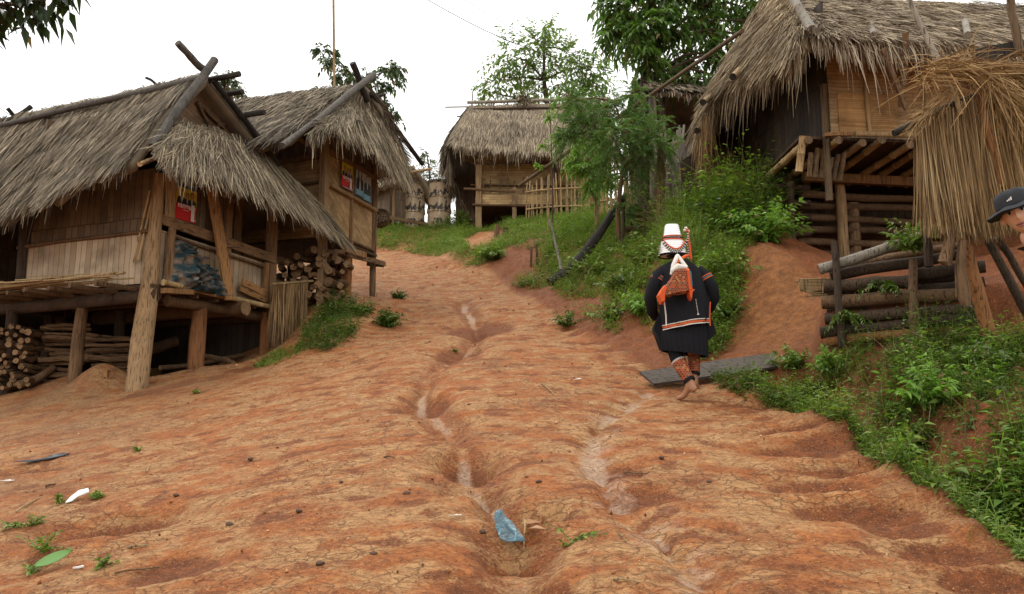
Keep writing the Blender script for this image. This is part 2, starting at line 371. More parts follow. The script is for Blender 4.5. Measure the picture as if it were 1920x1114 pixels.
def ground_h(X, Y):
    X = np.asarray(X, float); Y = np.asarray(Y, float)
    z = smooth_h(X, Y)
    z = z + .022*fbm(X*.8, Y*.8, 3) + mound(X, Y, (MND[0]-.1, MND[1]+.15), .36, .3, .3) + mound(X, Y, (3.42, 10.1), .42, .5, .22)
    # soil held back by the log crib, and the cut face of the red bank left of it
    a = np.array(CRIB[0]); b = np.array(CRIB[1]); ab = b-a; L = np.hypot(*ab); u = ((X-a[0])*ab[0]+(Y-a[1])*ab[1])/L; v = (-(X-a[0])*ab[1]+(Y-a[1])*ab[0])/L
    z = z + .42*sstep(-.02, .16, v)*sstep(1.6, .5, v)*sstep(-.15, .1, u)*sstep(L+.9, L+.2, u)
    ed = edge_x(Y) + .1 + .09*fbm(Y*2.6, Y*0+4, 3); D = .5*sstep(9.0, 7.9, Y)+.0*Y
    z = z - D*sstep(ed, ed+.2, X)*sstep(ed+1.0, ed+.45, X)
    return z
def gz(x, y):
    """height of the finished ground"""
    X = np.array([float(x)]); Y = np.array([float(y)]); return float(ground_h(X, Y)[0] + features(X, Y)[0][0])
def gp(px, py, lift=0.0):
    d = ray(px, py); ys = np.concatenate([np.linspace(2.0, 12, 1500), np.linspace(12.01, 40, 1200)]); X = d[0]/d[1]*ys; Z = d[2]/d[1]*ys; h = ground_h(X, ys) + features(X, ys)[0]
    hit = h >= Z; k = int(np.argmax(hit)) if hit.any() else int(np.argmin((Z-h)/ys)); return V((X[k], ys[k], h[k]+lift))
def axis(parts):
    out = []
    for a, b, s in parts: out.append(np.arange(a, b, s))
    return np.concatenate(out)
def geo(a, b, n): return list(np.geomspace(a, b, n))
gx = np.array([-x for x in geo(11, 420, 26)[::-1]] + list(axis([(-11, -5.5, .07), (-5.5, 4.2, .026), (4.2, 9, .07)])) + geo(9, 420, 26))
gy = np.array([-x for x in geo(.5, 200, 16)[::-1]] + list(axis([(-.4, 2.6, .2), (2.6, 8.6, .02), (8.6, 14, .032), (14, 28, .075), (28, 45, .35)])) + geo(45, 520, 26))
GX, GY = np.meshgrid(gx, gy); GZ = ground_h(GX, GY); fdz, worn, silt = features(GX, GY); GZ = GZ + fdz
near = (np.abs(GX) < 12) & (GY < 30) & (GY > 1)
xs, ys = GX[near], GY[near]
onroad = sstep(.25, -.25, xs-edge_x(ys)) * sstep(-9, -7, xs)
flake = fbm(xs*5.5+.6*perlin(xs*2, ys*2), ys*9.0, 4, .55)
det = .008*flake*onroad + (1-onroad)*(.07*fbm(xs*2.6, ys*2.6, 4, .6)+.02*fbm(xs*9, ys*9, 3, .6)) + .009*fbm(xs*13, ys*17, 3, .6) + .004*fbm(xs*2.1, ys*3.1+7, 2)*onroad + .03*fbm(xs*2.4, ys*2.9, 3)*np.exp(-((xs-edge_x(ys)+.15)/.4)**2)
det = det - .007*sstep(.1, .34, fbm(xs*3.3+3, ys*5.3+8, 3))*onroad
q = fbm(xs*3.6+11+.3*perlin(xs*9, ys*9), ys*6.4, 4, .6)*4.2; fr = q-np.floor(q); det = det + .005*(sstep(0, .16, fr)*(1-fr)-.4)*onroad*sstep(-.3, .2, fbm(xs*.8, ys*.8+3, 2)+.15)
GZ[near] += det
wn = worn[near]; wn = np.maximum(wn, .85*(1-onroad)); 
wn = np.maximum(wn, .75*sstep(.14, .42, fbm(xs*3.3+3, ys*5.3+8, 3))*onroad)
wn = np.maximum(wn, .5*sstep(.1, .5, flake)*onroad); worn[near] = wn
ochre = np.clip(1.15*np.exp(-((GX-3.2)/.62)**2-((GY-9.6)/.95)**2), 0, 1)*sstep(-.5, .2, fbm(GX*1.7, GY*1.7, 3)+.25); humus = np.zeros(GX.shape); humus[near] = sstep(.55, -.4, (ys - 9.2) + .375/.927*(xs+3.5)*1.0)*0
lft = (GX < -1.5) & (GY < 20) & (GY > 3); humus[lft] = np.clip(sstep(-2.2, -5.5, GX[lft])*(.35+.8*fbm(GX[lft]*.9, GY[lft]*.9, 4)), 0, .8)
ny, nx = GX.shape
idx = np.arange(nx*ny).reshape(ny, nx); quads = np.stack([idx[:-1,:-1], idx[:-1,1:], idx[1:,1:], idx[1:,:-1]], -1).reshape(-1, 4)
def m_soil():
    t = NT('red_laterite_soil'); v = t.coord(kind='Object'); w = t.attr('worn'); s = t.attr('silt'); hm = t.attr('humus')
    va = t.coord((1, 1.7, 1)); n1 = t.noise(va, 1.3, 6, .6); n2 = t.noise(va, 9, 7, .65); n3 = t.noise(va, 42, 6, .7); n4 = t.noise(v, 160, 3, .6)
    n2c = t.mapr(n2, .32, .68); crust = t.mix(n2c, (.225, .06, .012), (.42, .145, .037)); crust = t.mix(t.mapr(t.noise(va, 2.6, 7, .68), .43, .56), crust, t.mix(n2c, (.29, .134, .047), (.5, .285, .122)))
    red = t.mix(n2c, (.1, .026, .006), (.24, .07, .017))
    f = t.math('ADD', w, t.mapr(n3, .35, .72, -.32, .42)); f = t.mapr(t.math('ADD', f, t.mapr(n2, .3, .7, -.28, .28)), .22, .7)
    f = t.math('MAXIMUM', f, t.mapr(t.noise(t.coord(), 1.1, 7, .66), .54, .7, 0, .6)); col = t.mix(f, crust, red)
    col = t.mix(t.mapr(t.math('ADD', s, t.mapr(n3, .3, .7, -.25, .25)), .3, .75, 0, .62), col, t.mix(n2, (.36, .235, .15), (.56, .42, .3)))
    col = t.mix(t.attr('ochre'), col, t.mix(n2c, (.12, .042, .01), (.32, .125, .035)))
    col = t.mix(t.math('MULTIPLY', hm, .8), col, t.mix(n2, (.12, .062, .028), (.26, .15, .075)))
    fl = t.noise(t.coord((1,1.5,1)), 34, 6, .72); col = t.mix(t.mapr(fl, .56, .66, 0, .7), col, (.13, .042, .012)); gr_ = t.node('ShaderNodeTexVoronoi'); t.l.new(v, gr_.inputs[0]); gr_.inputs['Scale'].default_value = 70; gs = t.math('MULTIPLY', t.mapr(gr_.outputs['Distance'], .1, .3, 1, 0), t.mapr(t.noise(v, 14, 3), .5, .62))  # dark flecks: crust cracks, with shadowed flake edges painted into the colour
    col = t.mix(t.math('MULTIPLY', gs, .6), col, (.15, .06, .025))
    col = t.mix(t.mapr(n4, .56, .7, 0, .65), col, (.09, .034, .012)); col = t.mix(t.mapr(t.noise(va, 75, 3, .7), .57, .7, 0, .6), col, (.52, .3, .16))
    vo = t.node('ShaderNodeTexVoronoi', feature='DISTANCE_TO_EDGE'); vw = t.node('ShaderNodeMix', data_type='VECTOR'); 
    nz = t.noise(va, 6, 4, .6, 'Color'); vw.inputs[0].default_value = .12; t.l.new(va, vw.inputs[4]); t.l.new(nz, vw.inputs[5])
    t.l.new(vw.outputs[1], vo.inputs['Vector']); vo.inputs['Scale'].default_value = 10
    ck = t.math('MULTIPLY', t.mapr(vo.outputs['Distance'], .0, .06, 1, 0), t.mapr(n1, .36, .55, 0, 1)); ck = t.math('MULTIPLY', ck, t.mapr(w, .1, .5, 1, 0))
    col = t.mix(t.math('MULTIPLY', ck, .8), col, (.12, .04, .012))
    h = t.math('ADD', t.math('MULTIPLY', n2, .6), t.math('MULTIPLY', n3, .55)); h = t.math('SUBTRACT', h, t.math('MULTIPLY', ck, .35)); h = t.math('ADD', h, t.math('MULTIPLY', n4, .2)); h = t.math('SUBTRACT', h, t.math('MULTIPLY', t.mapr(fl, .5, .66), .2)); h = t.math('ADD', h, t.math('MULTIPLY', gs, .2))
    rough = t.mapr(s, .3, 1, .82, .5)
    return t.fin(col, rough, t.bump(h, .9, .028), .3)
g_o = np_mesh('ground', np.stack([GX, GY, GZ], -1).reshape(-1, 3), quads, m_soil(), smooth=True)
for nme, arr in (('worn', worn), ('silt', silt), ('humus', humus), ('ochre', ochre)):
    a = g_o.data.attributes.new(nme, 'FLOAT', 'POINT'); a.data.foreach_set('value', arr.ravel().astype(np.float32))
tag(g_o, kind='structure')
# ------------------------------------------------------------------ straw, leaves, firewood
def unit(a): return a/np.maximum(np.linalg.norm(a, axis=-1, keepdims=True), 1e-9)
def ribbons(P, W, side):
    """P (N,K,3) centre lines, W (N,) widths, side (N,3) -> verts, quads"""
    N, K, _ = P.shape; taper = np.ones(K); taper[-1] = .35
    off = side[:,None,:]*(W[:,None]*taper[None,:]/2)[:,:,None]
    vs = np.stack([P-off, P+off], 2).reshape(-1, 3)
    b = (np.arange(N)*K*2)[:,None] + (np.arange(K-1)*2)[None,:]
    return vs, np.stack([b, b+1, b+3, b+2], -1).reshape(-1, 4)
def poly_at(pts, s):
    pts = np.array([tuple(p) for p in pts], float); d = np.concatenate([[0], np.cumsum(np.linalg.norm(np.diff(pts, axis=0), axis=1))]); d /= d[-1]
    return np.stack([np.interp(s, d, pts[:,i]) for i in range(3)], -1)
def thatch(name, top, bot, n, mats, parent=None, L=.4, wid=.011, bulge=.05, thick=.14, fringe=400, flen=.3, tiers=6, jit=.14, under=True, up=None, wisps=.05, uneven=.06, slabn=(40, 12), loc=None, lift=.05):
    """a thatched slope between two edge lines: one mesh of a ragged slab, laid straws and a hanging eave fringe"""
    top = [V(p) for p in top]; bot = [V(p) for p in bot]
    A = poly_at(top, np.linspace(0, 1, 33)); B = poly_at(bot, np.linspace(0, 1, 33))
    nrm = unit(np.cross(np.roll(A,-1,0)[:-1]-A[:-1], B[:-1]-A[:-1]).sum(0)); 
    ref = np.array([0, -.35, 1.0]) if up is None else np.array(up, float)
    if nrm @ ref < 0: nrm = -nrm
    ph = rng.uniform(0, 50)
    def surf(s, t):
        a = poly_at(top, s); b = poly_at(bot, s)
        tt = t*(1 + uneven*fbm(s*9+ph, s*0+ph, 3)*2*t)
        p = a + (b-a)*tt[:,None]
        tier = (t*tiers + .25*perlin(s*7+ph, t*0+3)) % 1.0
        q = bulge*np.sin(np.pi*np.clip(t,0,1)) + .05*fbm(s*6+ph, t*5, 3) + .028*tier
        return p + nrm[None,:]*q[:,None], unit(b-a)
    VS = []; FS = []; base = 0
    # slab
    ns, nt = slabn; S, T = np.meshgrid(np.linspace(0, 1, ns+1), np.linspace(0, 1, nt+1)); p, d = surf(S.ravel(), T.ravel()); p = p - nrm*.035
    q = p - nrm*thick*(.6+.4*np.sin(np.pi*np.clip(T.ravel(),.15,.85)))[:,None]
    ii = np.arange((ns+1)*(nt+1)).reshape(nt+1, ns+1); f = np.stack([ii[:-1,:-1], ii[:-1,1:], ii[1:,1:], ii[1:,:-1]], -1).reshape(-1, 4); M_ = len(p)
    VS += [p, q]; FS += [f, f[:,::-1]+M_]
    ring = np.concatenate([ii[0,:], ii[1:,-1], ii[-1,-2::-1], ii[-2:0:-1,0]]); r2 = np.roll(ring, -1); FS.append(np.stack([ring, ring+M_, r2+M_, r2], -1)); base = 2*M_
    nslab = sum(len(x) for x in FS)
    def put(P, W, side):
        nonlocal base
        v, f = ribbons(P, W, side); VS.append(v); FS.append(f+base); base += len(v)
    # laid straws
    s = rng.uniform(0, 1, n); t = rng.uniform(-.02, .97, n)**.9; t = np.nan_to_num(t, nan=0.0)
    p0, d = surf(s, t); lat = unit(np.cross(d, nrm)); ln = L*rng.uniform(.5, 1.3, n)
    dd = unit(d + lat*rng.normal(0, jit, n)[:,None] + nrm*rng.normal(lift*.6, lift*.9, n)[:,None])
    p0 = p0 + nrm*rng.uniform(0, .03, n)[:,None]; p1 = p0 + dd*(ln*.5)[:,None]; p2 = p1 + unit(dd + np.array([0,0,-1.])*.12)*(ln*.5)[:,None]
    ang = rng.uniform(-.9, .9, n); side = unit(lat*np.cos(ang)[:,None] + nrm*np.sin(ang)[:,None])
    put(np.stack([p0, p1, p2], 1), wid*rng.uniform(.6, 1.5, n), side)
    # hanging eave
    if fringe:
        m = fringe; s = rng.uniform(0, 1, m); p0, d = surf(s, rng.uniform(.86, 1.0, m)); lat = unit(np.cross(d, nrm))
        p0 = p0 - nrm*rng.uniform(-.02, thick*.8, m)[:,None]
        clump = .65+.7*np.abs(perlin(s*23+ph, s*0))*2; ln = flen*rng.uniform(.4, 1.15, m)*clump; wz = rng.uniform(0, 1, m) < wisps; ln[wz] *= rng.uniform(1.5, 2.5, wz.sum())
        sw = rng.normal(0, .16, m)[:,None]; dd = unit(d + lat*sw); g = np.array([0, 0, -1.0])
        p1 = p0 + dd*(ln*.35)[:,None]; p2 = p1 + unit(dd*.55+g*.65+lat*sw*.5)*(ln*.35)[:,None]; p3 = p2 + unit(dd*.2+g+lat*rng.normal(0,.12,m)[:,None])*(ln*.4)[:,None]
        ang = rng.uniform(-1.2, 1.2, m); side = unit(lat*np.cos(ang)[:,None] + nrm*np.sin(ang)[:,None])
        put(np.stack([p0, p1, p2, p3], 1), wid*rng.uniform(.6, 1.5, m), side)
    vs = np.concatenate(VS); fs = np.concatenate(FS)
    if loc is not None: vs = vs - np.array(loc)
    return np_mesh(name, vs, fs, mats, parent, loc=loc)
def strands_mesh(name, P0, D, LN, W, mat, parent=None, grav=.3, K=4, loc=None, curl=.1):
    """free straws: bend down under their weight"""
    n = len(P0); d = unit(D); P = [P0]; g = np.array([0, 0, -1.0])
    for k in range(K-1):
        P.append(P[-1] + d*(LN/(K-1))[:,None]); d = unit(d + g*grav + rng.normal(0, curl, (n, 3)))
    P = np.stack(P, 1); side = unit(np.cross(D, rng.normal(size=(n, 3))))
    v, f = ribbons(P, W, side)
    if loc is not None: v = v - np.array(loc)
    return np_mesh(name, v, f, mat, parent, loc=loc)
def leaf_arrays(P, D, N, L, W, droop=.25):
    """folded leaves with a midrib: 6 verts, 3 quads-ish (two kite quads)"""
    D = unit(D); S = unit(np.cross(D, N)); N = unit(np.cross(S, D)); g = np.array([0, 0, -1.0])
    L = L[:,None]; W = W[:,None]
    b = P; m = P + D*L*.45 - N*W*.18; t = P + D*L + g*L*droop; l = P + D*L*.4 - S*W*.5 + N*W*.06; r = P + D*L*.4 + S*W*.5 + N*W*.06
    n = len(P); vs = np.stack([b, l, t, r, m], 1).reshape(-1, 3); k = (np.arange(n)*5)[:,None]
    fs = np.concatenate([k+np.array([0,4,2,1]), k+np.array([0,3,2,4])], 0); return vs, fs
def leaves_mesh(name, P, D, N, L, W, mat, parent=None, droop=.25, loc=None):
    v, f = leaf_arrays(P, D, N, L, W, droop)
    if loc is not None: v = v - np.array(loc)
    return np_mesh(name, v, f, mat, parent, loc=loc)
def rnd_dir(n, up=0.0):
    d = rng.normal(size=(n, 3)); d[:,2] += up; return unit(d)
def twig_leaves(start, direction, length, k, ll, lw, droop, spread=.9, style='alt', bend=.35):
    """leaves for many twigs: start (n,3), direction (n,3), length (n,) ; returns arrays and twig lines"""
    n = len(start); d = unit(direction); g = np.array([0, 0, -1.0]); ts = np.linspace(.12, 1.0, k); P = []; D = []; N = []; L = []
    side0 = unit(np.cross(d, rnd_dir(n)*.5 + np.array([0, 0, 1.0]))); mid = start + d*length[:,None]*.5; end = start + (d + g*bend)*length[:,None]
    for i, t in enumerate(ts):
        p = start*(1-t)**2 + 2*mid*t*(1-t) + end*t*t; tan = unit((mid-start)*(1-t) + (end-mid)*t)
        for sg in ((-1, 1) if style == 'pair' else ((-1,) if i % 2 else (1,))):
            dd = unit(tan*(.55 if t < .97 else 1.6) + side0*sg*spread + rng.normal(0, .22, (n, 3)) + g*.12)
            P.append(p); D.append(dd); N.append(unit(np.array([0, 0, 1.0]) + rng.normal(0, .45, (n, 3)))); L.append(ll*rng.uniform(.65, 1.25, n)*(1-.25*t))
    L = np.concatenate(L); return np.concatenate(P), np.concatenate(D), np.concatenate(N), L, L*(lw/ll), np.stack([start, start*.25+mid*.5+end*.25, end], 1)
def tree(name, label, cat, base, trunk_pts, trunk_r, clumps, mat, barkmat, group=None, twigs=26, tlen=.7, k=9, ll=.16, lw=.07, droop=.25, style='alt', bend=.35, spread=.9, up=.1, inner=.35):
    """trunk and limbs to every clump, twigs round each clump, leaves along each twig. clumps: (centre, radius)"""
    t = thing(name, label, cat, base, 0, group); b0 = V(base); mb = MB(); tp = [V(p) for p in trunk_pts]; n = len(tp)
    mb.tube([p-b0 for p in tp], [trunk_r*(1-.75*i/max(1, n-1)) for i in range(n)], 8, 0, .08)
    S = []; Dn = []; LN = []
    for c, r in clumps:
        c = V(c); src = min(tp[max(0, n//3):], key=lambda p: (p-c).length + max(0, p.z-c.z)*2)
        mid = src.lerp(c, .55) + V((random.uniform(-.1, .1), random.uniform(-.1, .1), .12*(c-src).length)); rr = max(.008, trunk_r*.3)
        mb.tube([src-b0, mid-b0, c-b0], [rr, rr*.7, rr*.35], 6, 0, .05)
        m = max(5, int(twigs*(r/.6)**1.6)); d = rnd_dir(m, up); st = np.array(c)[None,:] + d*(r*rng.uniform(0, inner, m))[:,None]
        S.append(st); Dn.append(d); LN.append(np.minimum(r*rng.uniform(.6, 1.05, m), tlen*2.2))
    S = np.concatenate(S); Dn = np.concatenate(Dn); LN = np.concatenate(LN)
    P, D, N, L, W, tl = twig_leaves(S, Dn, LN, k, ll, lw, droop, spread, style, bend)
    mb.build('trunk', barkmat, t)
    o = np.array(b0)
    leaves_mesh('crown', P-o, D, N, L, W, mat, t, droop)
    v, f = ribbons(tl-o, np.full(len(tl), max(.006, ll*.05)), unit(np.cross(tl[:,2]-tl[:,0], rnd_dir(len(tl)))))
    np_mesh('twigs', v, f, barkmat, t)
    return t
# ---- ground cover
def in_poly(x, y, poly):
    c = np.zeros(len(x), bool); n = len(poly)
    for i in range(n):
        (x0, y0), (x1, y1) = poly[i][:2], poly[(i+1) % n][:2]
        c ^= ((y0 > y) != (y1 > y)) & (x < (x1-x0)*(y-y0)/((y1-y0) or 1e-9)+x0)
    return c
def hnow(x, y): return ground_h(x, y) + features(x, y)[0]
def weeds(name, poly, n, mat, h=(.08, .3), ll=.06, lw=.026, leaves=12, blades=.25, clump=.5, thr=-.1, wild=.5, holes=(), label=None, cat=None, kind='stuff'):
    """low leafy plants on the ground inside a polygon (world x, y): short stems with leaves, plus grass blades"""
    pa = np.array([q[:2] for q in poly]); lo = pa.min(0); hi = pa.max(0); X = []; Y = []; tot = 0; it = 0
    while tot < n and it < 60:
        it += 1; x = rng.uniform(lo[0], hi[0], n); y = rng.uniform(lo[1], hi[1], n); k = in_poly(x, y, poly)
        for hp in holes: k &= ~in_poly(x, y, hp)
        k &= (fbm(x*1.3+5, y*1.3, 3) + rng.uniform(-clump, clump, n)*.5) > thr
        X.append(x[k]); Y.append(y[k]); tot += k.sum()
    X = np.concatenate(X)[:n]; Y = np.concatenate(Y)[:n]; Z = hnow(X, Y); n = len(X)
    big = .55+.9*np.clip(fbm(X*.9, Y*.9+30, 3)+.35, 0, 1); H = rng.uniform(h[0], h[1], n)*big
    st = np.stack([X, Y, Z-.01], -1); d = unit(np.stack([rng.normal(0, wild*.5, n), rng.normal(0, wild*.5, n), np.ones(n)], -1)); sc = rng.uniform(.7, 1.3, n)*np.sqrt(big)
    VS = []; FS = []; b = 0
    for j in range(leaves):
        t = (j+.6)/leaves; az = j*2.4 + rng.uniform(0, 6.28, n); out = np.stack([np.cos(az), np.sin(az), rng.uniform(-.1, .7, n)], -1)
        p = st + d*(H*t)[:,None] + out*np.array([1,1,0])*(H*.12)[:,None]; L = ll*sc*rng.uniform(.6, 1.25, n)*(1.1-.45*t)
        v, f = leaf_arrays(p, out, np.array([0,0,1.0])+rng.normal(0,.3,(n,3)), L, L*(lw/ll), .3); VS.append(v); FS.append(f+b); b += len(v)
    nb = int(n*blades*6)
    if nb:
        i = rng.integers(0, n, nb); p0 = st[i] + np.stack([rng.normal(0,.06,nb), rng.normal(0,.06,nb), np.zeros(nb)], -1); dd = unit(np.stack([rng.normal(0,.45,nb), rng.normal(0,.45,nb), np.ones(nb)], -1)); L = H[i]*rng.uniform(.6, 1.4, nb)
        p1 = p0+dd*(L*.5)[:,None]; p2 = p1+unit(dd+np.array([0,0,-.7])+rng.normal(0,.25,(nb,3)))*(L*.5)[:,None]
        v, f = ribbons(np.stack([p0,p1,p2],1), rng.uniform(.003,.007,nb), unit(np.cross(dd, rnd_dir(nb)))); VS.append(v); FS.append(f+b); b += len(v)
    ns = n; v, f = ribbons(np.stack([st, st+d*(H*.5)[:,None], st+d*H[:,None]], 1), np.full(ns, .005), unit(np.cross(d, rnd_dir(ns)))); VS.append(v); FS.append(f+b)
    o = np_mesh(name, np.concatenate(VS), np.concatenate(FS), mat); return tag(o, label, cat, None, kind)
# ---- firewood
def log_mesh(L, r, split=False):
    mb = MB(); n = 7 if not split else 5; seg = 5; pts = [V((L*(k/seg-.5), random.uniform(-.018, .018), random.uniform(-.018, .018))) for k in range(seg+1)]
    mb.tube(pts, [r*random.uniform(.85, 1.12) for _ in pts], n, 0, .12, True, 1)
    me = mb.build('tmp', [M['fire'] if random.random() < .7 else M['bark_brown'], M['log_end']]); d = me.data; bpy.data.objects.remove(me); return d
LOGM = [log_mesh(random.uniform(.55, .75), random.uniform(.035, .055), random.random() < .35) for _ in range(9)]
def put_log(p, d, label, group, scale=1.0, rs=1.0):
    o = bpy.data.objects.new('firewood_log', random.choice(LOGM)); COL.objects.link(o); o.location = p
    x = V(d).normalized(); y = V((0, 0, 1)).cross(x).normalized(); z = x.cross(y); R = Matrix((x, y, z)).transposed() @ Matrix.Rotation(random.uniform(0, 6.28), 3, 'X')
    o.rotation_euler = R.to_euler(); o.scale = (scale, rs, rs); return tag(o, label, 'firewood log', group)
# ---- local frame of a building: x along its gable front, y away along its side
class Frame:
    def __init__(s, o, a):
        s.o = V(o); a = math.radians(a); s.x = V((math.sin(a), math.cos(a), 0)); s.y = V((-math.cos(a), math.sin(a), 0)); s.z = V((0, 0, 1)); s.rz = math.pi/2-a
    def L(s, px, py, ax, val):
        d = V(ray(px, py)); n = (s.x, s.y, s.z)[ax]; t = (val+s.o.dot(n))/d.dot(n); p = d*t-s.o; return V((p.dot(s.x), p.dot(s.y), p.z))
    def W(s, x, y, z): return s.o + s.x*x + s.y*y + s.z*z
    def g(s, x, y):
        p = s.W(x, y, 0); return gz(p.x, p.y)-s.o.z
# ------------------------------------------------------------------ near left hut on stilts
MW = {}
MW['shade_black'] = m_weave('shade_black_boards', (.016,.011,.008), (.06,.04,.026), 'y', (.13, 1.2))  # near-black boards: the shade under and inside the huts put into colour
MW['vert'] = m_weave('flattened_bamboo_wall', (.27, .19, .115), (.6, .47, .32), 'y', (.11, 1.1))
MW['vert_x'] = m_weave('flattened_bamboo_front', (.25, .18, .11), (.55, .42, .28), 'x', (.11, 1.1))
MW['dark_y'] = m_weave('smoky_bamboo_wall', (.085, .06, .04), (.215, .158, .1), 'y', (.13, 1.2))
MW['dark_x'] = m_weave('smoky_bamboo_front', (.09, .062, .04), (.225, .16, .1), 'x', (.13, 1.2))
MW['chev_x'] = m_weave('woven_bamboo_front', (.22, .125, .05), (.52, .36, .18), 'x', (.21, .06), .6)
MW['chev_y'] = m_weave('woven_bamboo_side', (.2, .115, .05), (.5, .35, .175), 'y', (.24, .07))
MW['mat_x'] = m_weave('split_bamboo_mat', (.26, .15, .06), (.52, .36, .17), 'x', (.4, .09))
MW['hor_x'] = m_weave('horizontal_bamboo_strips', (.2, .115, .05), (.47, .32, .16), 'x', (.8, .055))
MW['fine_x'] = m_weave('fine_bamboo_strips', (.24,.115,.035), (.56,.34,.14), 'x', (1.6,.03))
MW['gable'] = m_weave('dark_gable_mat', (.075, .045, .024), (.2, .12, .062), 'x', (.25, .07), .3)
E1 = Frame((-5.047, 11.0, .348), 22); H1 = thing('stilt_hut', 'nearest bamboo hut on stilts at left with a blanket on its porch', 'hut', E1.o, E1.rz)
def wallp(name, mat, parent, x0, y0, x1, y1, z0, z1, th=.03, n=10, wob=.006, z0b=None, z1b=None):
    """an upright mat between two plan points, slightly wavy"""
    a = V((x0, y0, 0)); b = V((x1, y1, 0)); d = (b-a).normalized(); nn = V((-d.y, d.x, 0)); mb = MB(); rings = []
    for i in range(n+1):
        t = i/n; c = a.lerp(b, t); w = random.uniform(-wob, wob); zz0 = z0+((z0b if z0b is not None else z0)-z0)*t; zz1 = z1+((z1b if z1b is not None else z1)-z1)*t
        rings.append([c+nn*(w-th/2)+V((0,0,zz0)), c+nn*(w+th/2)+V((0,0,zz0)), c+nn*(w+th/2)+V((0,0,zz1)), c+nn*(w-th/2)+V((0,0,zz1))])
    return mb.loft(rings).build(name, mat, parent, smooth=False)
def polep(name, mat, parent, p0, p1, r0, r1=None, wob=.015, n=9, seg=6, rough=.07):
    return MB().pole(p0, p1, r0, r1, n, seg, wob, rough).build(name, mat, parent)
def beamp(name, mat, parent, p0, p1, w, h, wob=.004, seg=4, up=(0,0,1)):
    return MB().beam(p0, p1, w, h, up, 0, wob, seg).build(name, mat, parent, smooth=False)
# stilts and posts
mb = MB(); mb.tube([(-.16,-.03,E1.g(-.16,0)-.1),(-.1,-.01,.6),(-.02,0,1.3),(0,0,1.9),(.03,0,3.0)], [.15,.14,.125,.09,.085], 11, 0, .07); mb.build('corner_post', M['post_pale'], H1)
mb = MB(); mb.tube([(.95,.02,E1.g(.95,0)-.08),(.96,.02,.7),(.98,.02,1.22)], [.125,.12,.105], 9, 0, .06); mb.build('stilt', M['post_red'], H1)
mb = MB(); mb.tube([(2.47,.02,E1.g(2.47,0)-.08),(2.47,.02,1.28)], [.09,.085], 9, 0, .05); mb.build('stilt', M['post_red'], H1)
mb = MB(); mb.tube([(-.02,1.33,E1.g(0,1.33)-.08),(0,1.34,.6),(.03,1.34,1.2)], [.085,.09,.075], 9, 0, .1); mb.build('stilt', M['bark_brown'], H1)
for x, y in ((0, 2.75), (0, 4.1), (2.5, 1.6), (2.5, 3.4), (1.2, 1.9), (1.2, 3.5)):
    polep('stilt', M['bark'], H1, (x, y, E1.g(x, y)-.1), (x, y, 1.25), .085)
# floor
beamp('floor', M['plank_dark'], H1, (1.25, -.12, 1.37), (1.25, 4.25, 1.37), 2.7, .05)
polep('floor_beam', M['bark'], H1, (.0, -.12, 1.25), (.0, 4.3, 1.18), .095)
polep('floor_beam', M['bark'], H1, (2.5, -.1, 1.22), (2.5, 4.3, 1.2), .09)
mb = MB(); mb.pole((1.6,-.3,1.24), (1.6,4,1.2), .12, .1, 10, 6, .02, .06, 0, 1); mb.build('floor_beam', [M['bark_brown'], M['log_end']], H1)
polep('floor_beam', M['bark_brown'], H1, (.25, -.06, 1.2), (2.4, .1, 1.22), .085)
mb = MB(); mb.pole((2.42,-.12,1.23), (3.35,-.12,1.25), .075, .07, 8, 4, .01, .06, 0, 1); mb.build('floor_beam', [M['plank'], M['log_end']], H1)
mb = MB(); mb.bamboo((.02,-.2,1.42), (3.1,-.2,1.325), .042, 8, .5, 0, 0); mb.build('edge_pole', M['bamboo'], H1)
mb = MB()
for k in range(9): 
    y = .15+.42*k; mb.pole((-.72+.05*random.uniform(-1,1), y+.12, 1.33-.02*k*.4), (.7, y-.1, 1.31), .036, .036, 7, 4, .01)
for k in range(6): mb.pole((.3+.42*k, -.16, 1.315), (.3+.42*k, 3, 1.3), .036, .036, 6, 4, .01)
mb.build('floor_joists', M['bark_brown'], H1)
mb = MB(); mb.beam((.0,-.24,1.3), (.5,-.26,1.34), .12, .07); mb.build('wedge_block', M['plank'], H1)
# long side wall
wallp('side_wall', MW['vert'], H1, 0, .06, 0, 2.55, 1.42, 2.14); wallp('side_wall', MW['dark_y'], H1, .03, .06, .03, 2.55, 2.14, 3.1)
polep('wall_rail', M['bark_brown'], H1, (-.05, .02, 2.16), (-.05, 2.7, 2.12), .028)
polep('wall_post', M['bark'], H1, (-.02, 2.6, 1.35), (-.02, 2.6, 3.0), .09); polep('wall_post', M['bark_brown'], H1, (.0, 4.1, 1.3), (.0, 4.1, 2.9), .07)
mb = MB(); mb.bamboo((-.06,.2,1.75), (.0,.06,2.75), .018, 6, .3); mb.bamboo((-.07,.28,1.72), (-.04,.1,2.75), .014, 6, .3); mb.build('leaning_sticks', M['bamboo'], H1)
wallp('back_wall', MW['dark_y'], H1, 2.52, 1.0, 2.52, 4.2, 1.4, 3.3); wallp('end_wall', MW['dark_x'], H1, 0, 4.2, 2.5, 4.2, 1.4, 3.6); wallp('inner_wall', MW['dark_x'], H1, .1, 2.5, 2.5, 2.52, 1.4, 4.2)
wallp('dark_backing', MW['shade_black'], H1, 2.75, .3, 2.75, 4.3, -.2, 1.36); wallp('dark_backing', MW['shade_black'], H1, -.9, 4.35, 2.75, 4.35, -.5, 1.36); wallp('dark_backing', MW['shade_black'], H1, 1.0, 2.9, 2.7, 2.9, -.5, 1.36)  # backing panels added under the floor to paint its black shade
